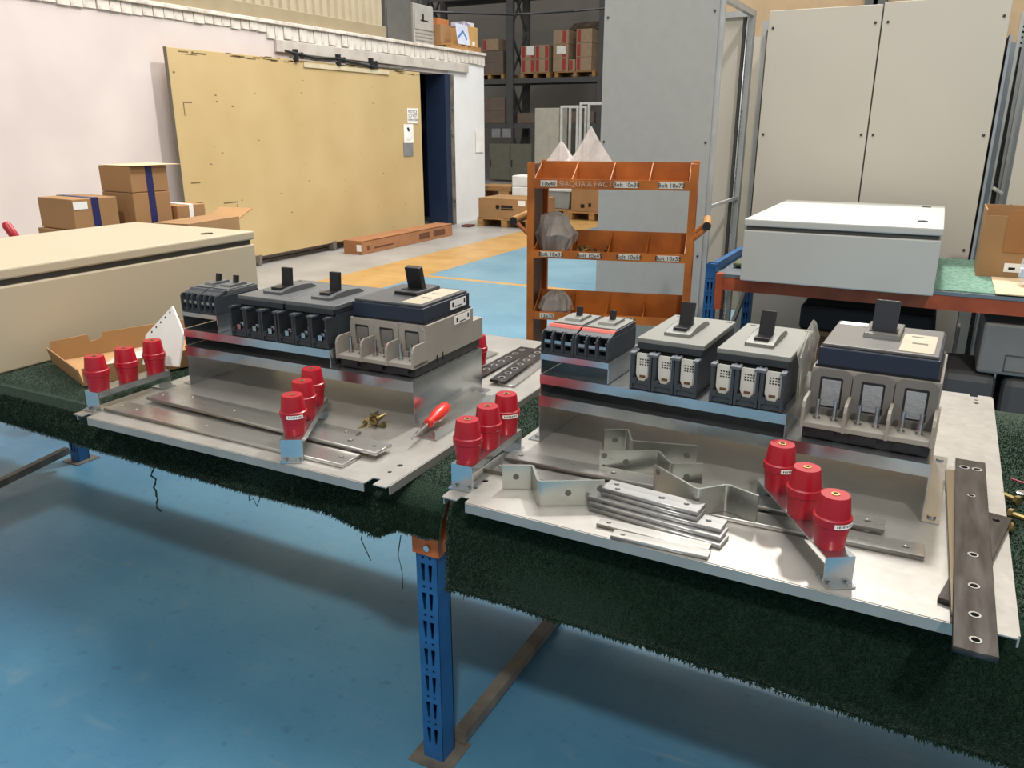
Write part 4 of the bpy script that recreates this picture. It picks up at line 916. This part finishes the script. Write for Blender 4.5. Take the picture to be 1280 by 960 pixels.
# ------------------------------------------------------------------ red stand-off insulators on straps
ins_prof = [(.0245, 0), (.0255, .003), (.0275, .030), (.0283, .0305), (.0288, .040), (.0315, .0425), (.0315, .055), (.0285, .057), (.0245, .090), (.0232, .093), (.006, .093)]
ins_me = MB().lathe(ins_prof, 28).mesh('insulator'); ins_me.materials.append(red_ins)
ring_me = MB().lathe([(.006, .0932), (.007, .0942), (.0045, .0943), (.0042, .090)], 16).mesh('threaded_insert'); ring_me.materials.append(brass)
hole_me = MB().cyl((0, 0, .0905), .0043, .003, n=12).mesh('insert_hole'); hole_me.materials.append(pit)
def rail(label, c, rz, sp, length, labels=(), h=.052):
    t = thing('insulator_strap', label, 'insulator strap', (c[0], c[1], ZP + .0006), rz); th = .003; wd = .025; L2 = length / 2
    MB().box(-wd, -L2, h - th, wd, L2, h).build('strap_top', galv, t)
    MB().box(wd - th, -L2 + .004, h - .016, wd, L2 - .004, h - th).build('strap_lip', galv, t)
    for s_ in (-1, 1):
        y0 = s_ * L2; MB().box(-wd, min(y0, y0 - s_*th), th, wd, max(y0, y0 - s_*th), h - th).build('strap_leg', galv, t)
        f_ = MB().box(-wd, min(y0, y0 - s_*.03) if s_ > 0 else y0, 0, wd, y0 if s_ > 0 else y0 + .03, th).build('strap_foot', galv, t)
        f2 = MB().box(-wd, min(y0, y0 + s_*.014), 0, wd, max(y0, y0 + s_*.014), th).build('strap_foot', galv, t)
        for xx in (-.015, .015): MB().cyl((xx, y0 + s_*.007, th), .005, .004, n=6).build('rivet', steel, f2)
    for i in (-1, 0, 1):
        o = new_obj('insulator', ins_me, None, t, loc=(0, i*sp, h), smooth=True)
        new_obj('threaded_insert', ring_me, None, o, smooth=True); new_obj('insert_hole', hole_me, None, o)
        if i in labels:
            # curved sticker facing the camera
            n = 8; a0, a1 = R(-105), R(-35); r_ = .0319
            vs = [(r_*math.cos(a0 + (a1-a0)*k_/n), r_*math.sin(a0 + (a1-a0)*k_/n), z) for z in (.043, .0515) for k_ in range(n+1)]
            lb = MB().add(vs, [(k_, k_+1, n+1+k_+1, n+1+k_) for k_ in range(n)]).build('sticker_band', paper, o); lb.rotation_euler = (0, 0, R(27.5 - rz))
            tv = MB(); rr = .03205
            for q in range(9):
                b0 = a0 + (a1-a0)*(.1 + .09*q); b1 = b0 + (a1-a0)*.05
                tv.add([(rr*math.cos(b0), rr*math.sin(b0), .0455), (rr*math.cos(b1), rr*math.sin(b1), .0455), (rr*math.cos(b1), rr*math.sin(b1), .0495), (rr*math.cos(b0), rr*math.sin(b0), .0495)], [(0, 1, 2, 3)])
            tp_ = tv.build('sticker_print', ink, o); tp_.rotation_euler = (0, 0, R(27.5 - rz))
    return t
rail('strap with three red insulators at the left edge of the left plate', (-1.068, .050), 1, .093, .238)
rail('strap with three red insulators standing slanted across the busbars, left plate', (-.425, .045), 29, .104, .30, (-1,))
rail('strap with three red insulators at the left edge of the right plate', (.060, .092), 2, .093, .245, (1,))
rail('strap with three red insulators standing slanted on the right plate', (.730, .068), 32, .111, .31, (-1, 1))

# ------------------------------------------------------------------ busbars
def busbar(label, p, q, wd, z, t_=.008, holes=(), m=None, group=None, roll=0.0, pitch=0.0, rims=False):
    p = Vector((p[0], p[1], 0)); q = Vector((q[0], q[1], 0)); L_ = (q - p).length; a = math.degrees(math.atan2(q.y - p.y, q.x - p.x))
    hs = [circ(hx if hx >= 0 else L_ + hx, hy, hr, 14) for (hx, hy, hr) in holes]
    me = sheet('busbar', rect(0, -wd/2, L_, wd/2), hs, t_, .0006)
    o = new_obj('busbar', me, m or tin, loc=(p.x, p.y, ZP + z + t_/2), rot=(R(roll), R(pitch), R(a)))
    if rims:
        for (hx, hy, hr) in holes:
            rm = sheet('hole_rim', circ(0, 0, hr * 1.45, 18), [circ(0, 0, hr * .98, 18)], .0006); new_obj('hole_rim', rm, mat('worn_lit_rim', '#8f8c88', .45, .4), o, loc=(hx if hx >= 0 else L_ + hx, hy, t_/2 + .0004))  # worn rims; on the back bars their pale tone mimics bright plate below
    return tag(o, label, 'busbar', group)
eh = [(.03, 0, .006), (-.03, 0, .006)]
busbar('long flat tinned busbar nearest the front edge, left plate', (-1.035, -.028), (-.225, -.032), .066, .0006, .009, eh + [(.35, 0, .005), (.09, .0, .005)], group='flat busbars on the left plate')
busbar('long flat tinned busbar lying across the other one, left plate', (-.985, .066), (-.185, .036), .06, .0105, .009, eh + [(.3, .01, .005), (.12, 0, .004), (-.1, 0, .007)], group='flat busbars on the left plate')
busbar('thin tinned busbar behind the crossed pair on the left plate', (-.93, .118), (-.32, .104), .04, .0006, .006, eh, group='flat busbars on the left plate')
bh = [(.03 + .05*i, 0, .0075) for i in range(9)]
busbar('dark drilled busbar at the right back of the left plate', (-.205, .625), (-.245, 1.08), .052, .008, .008, bh, tin_dark, rims=True)
busbar('bright busbar under the dark drilled one, left plate back', (-.175, .625), (-.215, 1.08), .05, .0, .007, [], tin)
busbar('second dark drilled busbar further left at the back of the left plate', (-.30, .60), (-.305, 1.02), .05, .0006, .008, bh[:8], tin_dark, rims=True)
busbar('short bright busbar peeking out behind the left wide bracket', (-.40, .66), (-.385, .92), .04, .0006, .007, eh, tin)
busbar('long flat tinned busbar running across the right plate, lower one', (.062, .088), (.937, .112), .05, .0006, .009, eh + [(.4, 0, .006)], group='long busbars on the right plate')
busbar('long flat tinned busbar running across the right plate, upper one', (.085, .145), (.868, .168), .05, .0102, .009, eh + [(.25, 0, .006), (-.3, 0, .006), (.5, 0, .006)], group='long busbars on the right plate')
sh = [(.02, .008, .005), (.03, -.01, .005), (-.03, 0, .005), (.12, 0, .006)]
for i, (x, y, z, a, l, L_) in enumerate(((.345, .018, .0006, -7, .27, 'lowest bar of the short busbar pile, right plate'), (.34, .022, .0092, -5, .27, 'second lowest bar of the short busbar pile, right plate'), (.335, .030, .0178, -3.5, .27, 'middle bar of the short busbar pile, right plate'), (.36, .042, .0264, -6, .2, 'second highest bar of the short busbar pile, right plate'), (.358, .046, .0350, -5.5, .2, 'topmost bar of the short busbar pile, right plate'))):
    busbar(L_, (x, y), (x + l*math.cos(R(a)), y + l*math.sin(R(a))), .045, z, .008, sh, mat('scuffed_tin', '#a9a9a8', .3, .8, scale=4, hex2='#bcbcbb', stretch=(1, 16, 1)), 'short busbar pile')
busbar('short tinned busbar in front of the pile, leaning out flat', (.38, -.045), (.595, -.048), .028, .0006, .007, [(.02, 0, .004)], group='short busbars before the pile')
busbar('short tinned busbar nearest the plate front edge', (.42, -.078), (.60, -.072), .026, .0006, .007, [(.02, 0, .004)], group='short busbars before the pile')
dh = [(.03, 0, .006), (.1, 0, .006), (.19, 0, .006), (.3, 0, .006), (-.05, -.012, .007), (-.05, .012, .007), (-.2, 0, .005)]
busbar('long dark tarnished busbar overhanging the right end of the plate', (1.006, -.212), (1.014, .548), .057, .022, .010, dh, tin_dark, rims=True)
busbar('dark busbar crossing askew under the long tarnished one', (.982, -.05), (1.062, .33), .045, .0006, .010, eh, tin_dark)
busbar('brown strip imitating the shadow beside the long tarnished busbar', (.995, -.10), (.985, .50), .035, .0112, .010, [], mat('brown_shadow_strip', '#847864', .3, .85, scale=1, hex2='#8f846f'))  # brown bar shaped as the shadow beside the long tarnished one

# bent bars standing on edge
def bent_bar(label, path, h, z=0.0, th=.005, holes=()):
    """strip of height h following the plan path, bends rounded"""
    P = [Vector((a, b)) for a, b in path]; pts = [P[0]]
    for i in range(1, len(P) - 1):
        d0 = (P[i-1] - P[i]).normalized(); d1 = (P[i+1] - P[i]).normalized(); r_ = .008
        for k_ in range(5):
            u = k_ / 4; a = P[i] + d0*r_*(1-u); b = P[i] + d1*r_*u; pts.append(P[i] + d0*r_*(1-u)**2 + d1*r_*u**2)
    pts.append(P[-1]); L_, R_ = [], []
    for i, p in enumerate(pts):
        d = (pts[min(i+1, len(pts)-1)] - pts[max(i-1, 0)]).normalized(); n = Vector((-d.y, d.x)) * th/2
        L_.append(p + n); R_.append(p - n)
    vs = []; n = len(pts)
    for z_ in (0, h):
        vs += [(p.x, p.y, z_) for p in L_] + [(p.x, p.y, z_) for p in R_]
    fs = []
    for i in range(n - 1):
        fs += [(i, i+1, 2*n+i+1, 2*n+i), (n+i+1, n+i, 3*n+i, 3*n+i+1), (i+1, i, n+i, n+i+1), (2*n+i, 2*n+i+1, 3*n+i+1, 3*n+i)]
    fs += [(0, 2*n, 3*n, n), (n-1, 2*n-1, 4*n-1, 3*n-1)]
    c = Vector((sum(p.x for p in pts)/n, sum(p.y for p in pts)/n))
    t = thing('bent_busbar', label, 'busbar', (c.x, c.y, ZP + .0006 + z), 0, 'bent busbars standing on edge')
    MB().add([(x - c.x, y_ - c.y, z_) for x, y_, z_ in vs], fs).build('bent_strip', zinc, t)
    for (seg, u, zz) in holes:
        a, b = P[seg], P[seg+1]; p = a + (b-a)*u; d = (b-a).normalized(); nn = Vector((d.y, -d.x))
        o = MB().cyl((0, 0, -th/2 - .0006), .0065, th + .0012, n=14).build('bolt_hole', mat('hole_grey', '#5a5850', .6), t, loc=(p.x - c.x, p.y - c.y, zz))
        o.rotation_euler = Vector((nn.x, nn.y, 0)).to_track_quat('Z', 'Y').to_euler()
    return t
bent_bar('Z-bent zinc bar standing at the left front of the right plate', [(.141, .008), (.198, .036), (.243, -.03), (.358, .036)], .054, .0, holes=((0, .45, .028), (2, .45, .028), (2, .93, .036)))
bent_bar('Z-bent zinc bar standing farthest back, near the bracket shade', [(.255, .300), (.305, .326), (.335, .262), (.475, .300)], .054, 0, holes=((0, .45, .028), (2, .85, .03)))
bent_bar('Z-bent zinc bar standing in the middle with two end holes', [(.292, .176), (.408, .232), (.452, .178), (.512, .208)], .054, .0, holes=((0, .45, .028), (0, .08, .015), (0, .08, .042), (2, .5, .025)))
bent_bar('V-bent zinc bar standing beside the short busbar pile', [(.432, .130), (.540, .056), (.586, .104), (.650, .080)], .056, .0098, holes=((0, .1, .045), (2, .5, .03)))
# galvanised channel with screwdriver beside the left wide bracket
t = thing('steel_channel', 'short galvanised channel lying right of the left wide bracket', 'channel', (-.158, .168, ZP + .0006), 1)
MB().box(-.03, 0, 0, .03, .36, .002).box(-.03, 0, .002, -.028, .36, .012).box(.028, 0, .002, .03, .36, .022).box(.024, 0, .022, .03, .36, .024).build('channel_profile', galv, t)
t = thing('screwdriver', 'red-handled screwdriver lying against the left wide bracket', 'screwdriver', (-.17, .20, ZP + .028), rot=(R(-86), 0, R(8)))
MB().lathe([(.009, .0), (.0125, .004), (.0125, .012), (.009, .02), (.0165, .045), (.0175, .08), (.0155, .105), (.008, .116)], 16).build('handle', mat('screwdriver_red', '#cf2b22', .35), t, smooth=True)
MB().cyl((0, 0, -.09), .0035, .09, n=10).build('shank', steel, t)
# loose bolts
big = bolt_mesh('hex_bolt', .006, .03, .011, .008); big.materials.append(bolt_y)
rnd = random.Random(5)
for i in range(11):
    p = (-.324 + rnd.gauss(0, .016), .187 + rnd.gauss(0, .011), ZP + .010 + (.014 if i > 6 else 0))
    tag(new_obj('bolt', bm_small, None, loc=p, rot=(rnd.uniform(0, 6), rnd.uniform(-.5, .5), rnd.uniform(0, 6))), 'small zinc bolt in the little heap on the left plate', 'bolt', 'bolts heaped on the left plate')
for i, (x, y_, a, lb) in enumerate(((1.083, .385, -25, 'brass-toned hex bolt lying on the carpet at the right'), (1.106, .455, 140, 'thin worn bolt lying farther back on the right carpet'))):
    tag(new_obj('bolt', big, None, loc=(x, y_, .766), rot=(0, 0, R(a))), lb, 'bolt', 'bolts on the right carpet')
t = tag(MB().lathe([(.004, 0), (.014, .002), (.014, .008), (.011, .014), (.004, .015)], 16).build('cap_nut', bolt_y, loc=(1.078, .325, .757), smooth=True), 'round brass-toned cap nut on the right carpet', 'nut')
tag(MB().lathe([(.004, 0), (.012, .001), (.012, .008), (.009, .010)], 14).build('nut', steel, loc=(1.115, .51, .757)), 'grey steel nut at the far right of the carpet', 'nut')
tag(MB().tube([(1.10, .60, .758), (1.13, .575, .76), (1.16, .58, .758)], .002).build('wire_scrap', mat('red_wire', '#9a2030', .5)), 'scrap of dark red wire on the right carpet', 'wire')
# red-capped part behind the large left breaker
t = thing('standoff_insulator', 'single red insulator standing behind the large breaker on the left plate', 'insulator', (-.372, .80, ZP + .0006))
o = new_obj('insulator_body', ins_me, None, t, smooth=True); new_obj('threaded_insert', ring_me, None, t, smooth=True)

# ------------------------------------------------------------------ cardboard tray with wrapped sheets
t = thing('cardboard_tray', 'open shallow cardboard tray beside the cream enclosure', 'tray', (-1.325, .085, .757), -20 + 0)
W_, L_, hh = .34, .52, .055
MB().box(-W_, 0, 0, 0, L_, .004).build('tray_base', card_d, t)
MB().obox((-W_/2, -.006, hh/2), W_/2, .002, hh/2, Matrix.Rotation(R(12), 3, 'X')).build('end_wall', card, t); MB().obox((-W_/2, L_ + .006, hh/2), W_/2, .002, hh/2, Matrix.Rotation(R(-12), 3, 'X')).build('end_wall', card, t)
MB().obox((.002, L_/2, hh/2), .002, L_/2, hh/2, Matrix.Identity(3)).build('front_wall', card, t)
bw = sheet('back_wall', [(0, 0), (L_, 0), (L_, .075), (.16, .075), (.155, .055), (.12, .05), (.115, .075), (0, .07)], [], .004)
new_obj('back_wall', bw, card_d, t, loc=(-W_, 0, .002), rot=(R(90), 0, R(90)))
t = thing('document_pack', 'white plastic-wrapped sheet pack with punched strip leaning over the tray', 'documents', (-1.2, .26, .765))
q = [Vector((-1.125, .275, .985)), Vector((-1.245, .262, .885)), Vector((-1.245, .225, .80)), Vector((-1.06, .215, .82)), Vector((-1.055, .225, .92))]
ctr = Vector((-1.2, .26, .765)); nrm = (q[1] - q[0]).cross(q[3] - q[0]).normalized() * .003
un_ = nrm.normalized(); q = [p - un_ * (p - q[0]).dot(un_) for p in q]
m = MB(); n = len(q)
m.add([p - ctr + nrm for p in q] + [p - ctr - nrm for p in q], [tuple(range(n)), tuple(range(2*n-1, n-1, -1))] + [(i, (i+1) % n, n + (i+1) % n, n + i) for i in range(n)])
m.build('sheet_pack', paper, t)
for k_ in range(5):
    p = q[0].lerp(q[1], .15 + .17*k_) + (q[3] - q[1]).normalized() * .012 - ctr
    h_o = MB().cyl((0, 0, -.0036), .0035, .0072, n=10).build('punched_hole', ink, t, loc=p); h_o.rotation_euler = nrm.to_track_quat('Z', 'Y').to_euler()
bag('plastic_bag', 'clear plastic sleeve crumpled over papers in the cardboard tray', (-1.37, .33, .763), [(.06, 0), (.085, .008), (.08, .02), (.05, .035), (.01, .04)], bag_w, 6, .35, 1, 1.4)
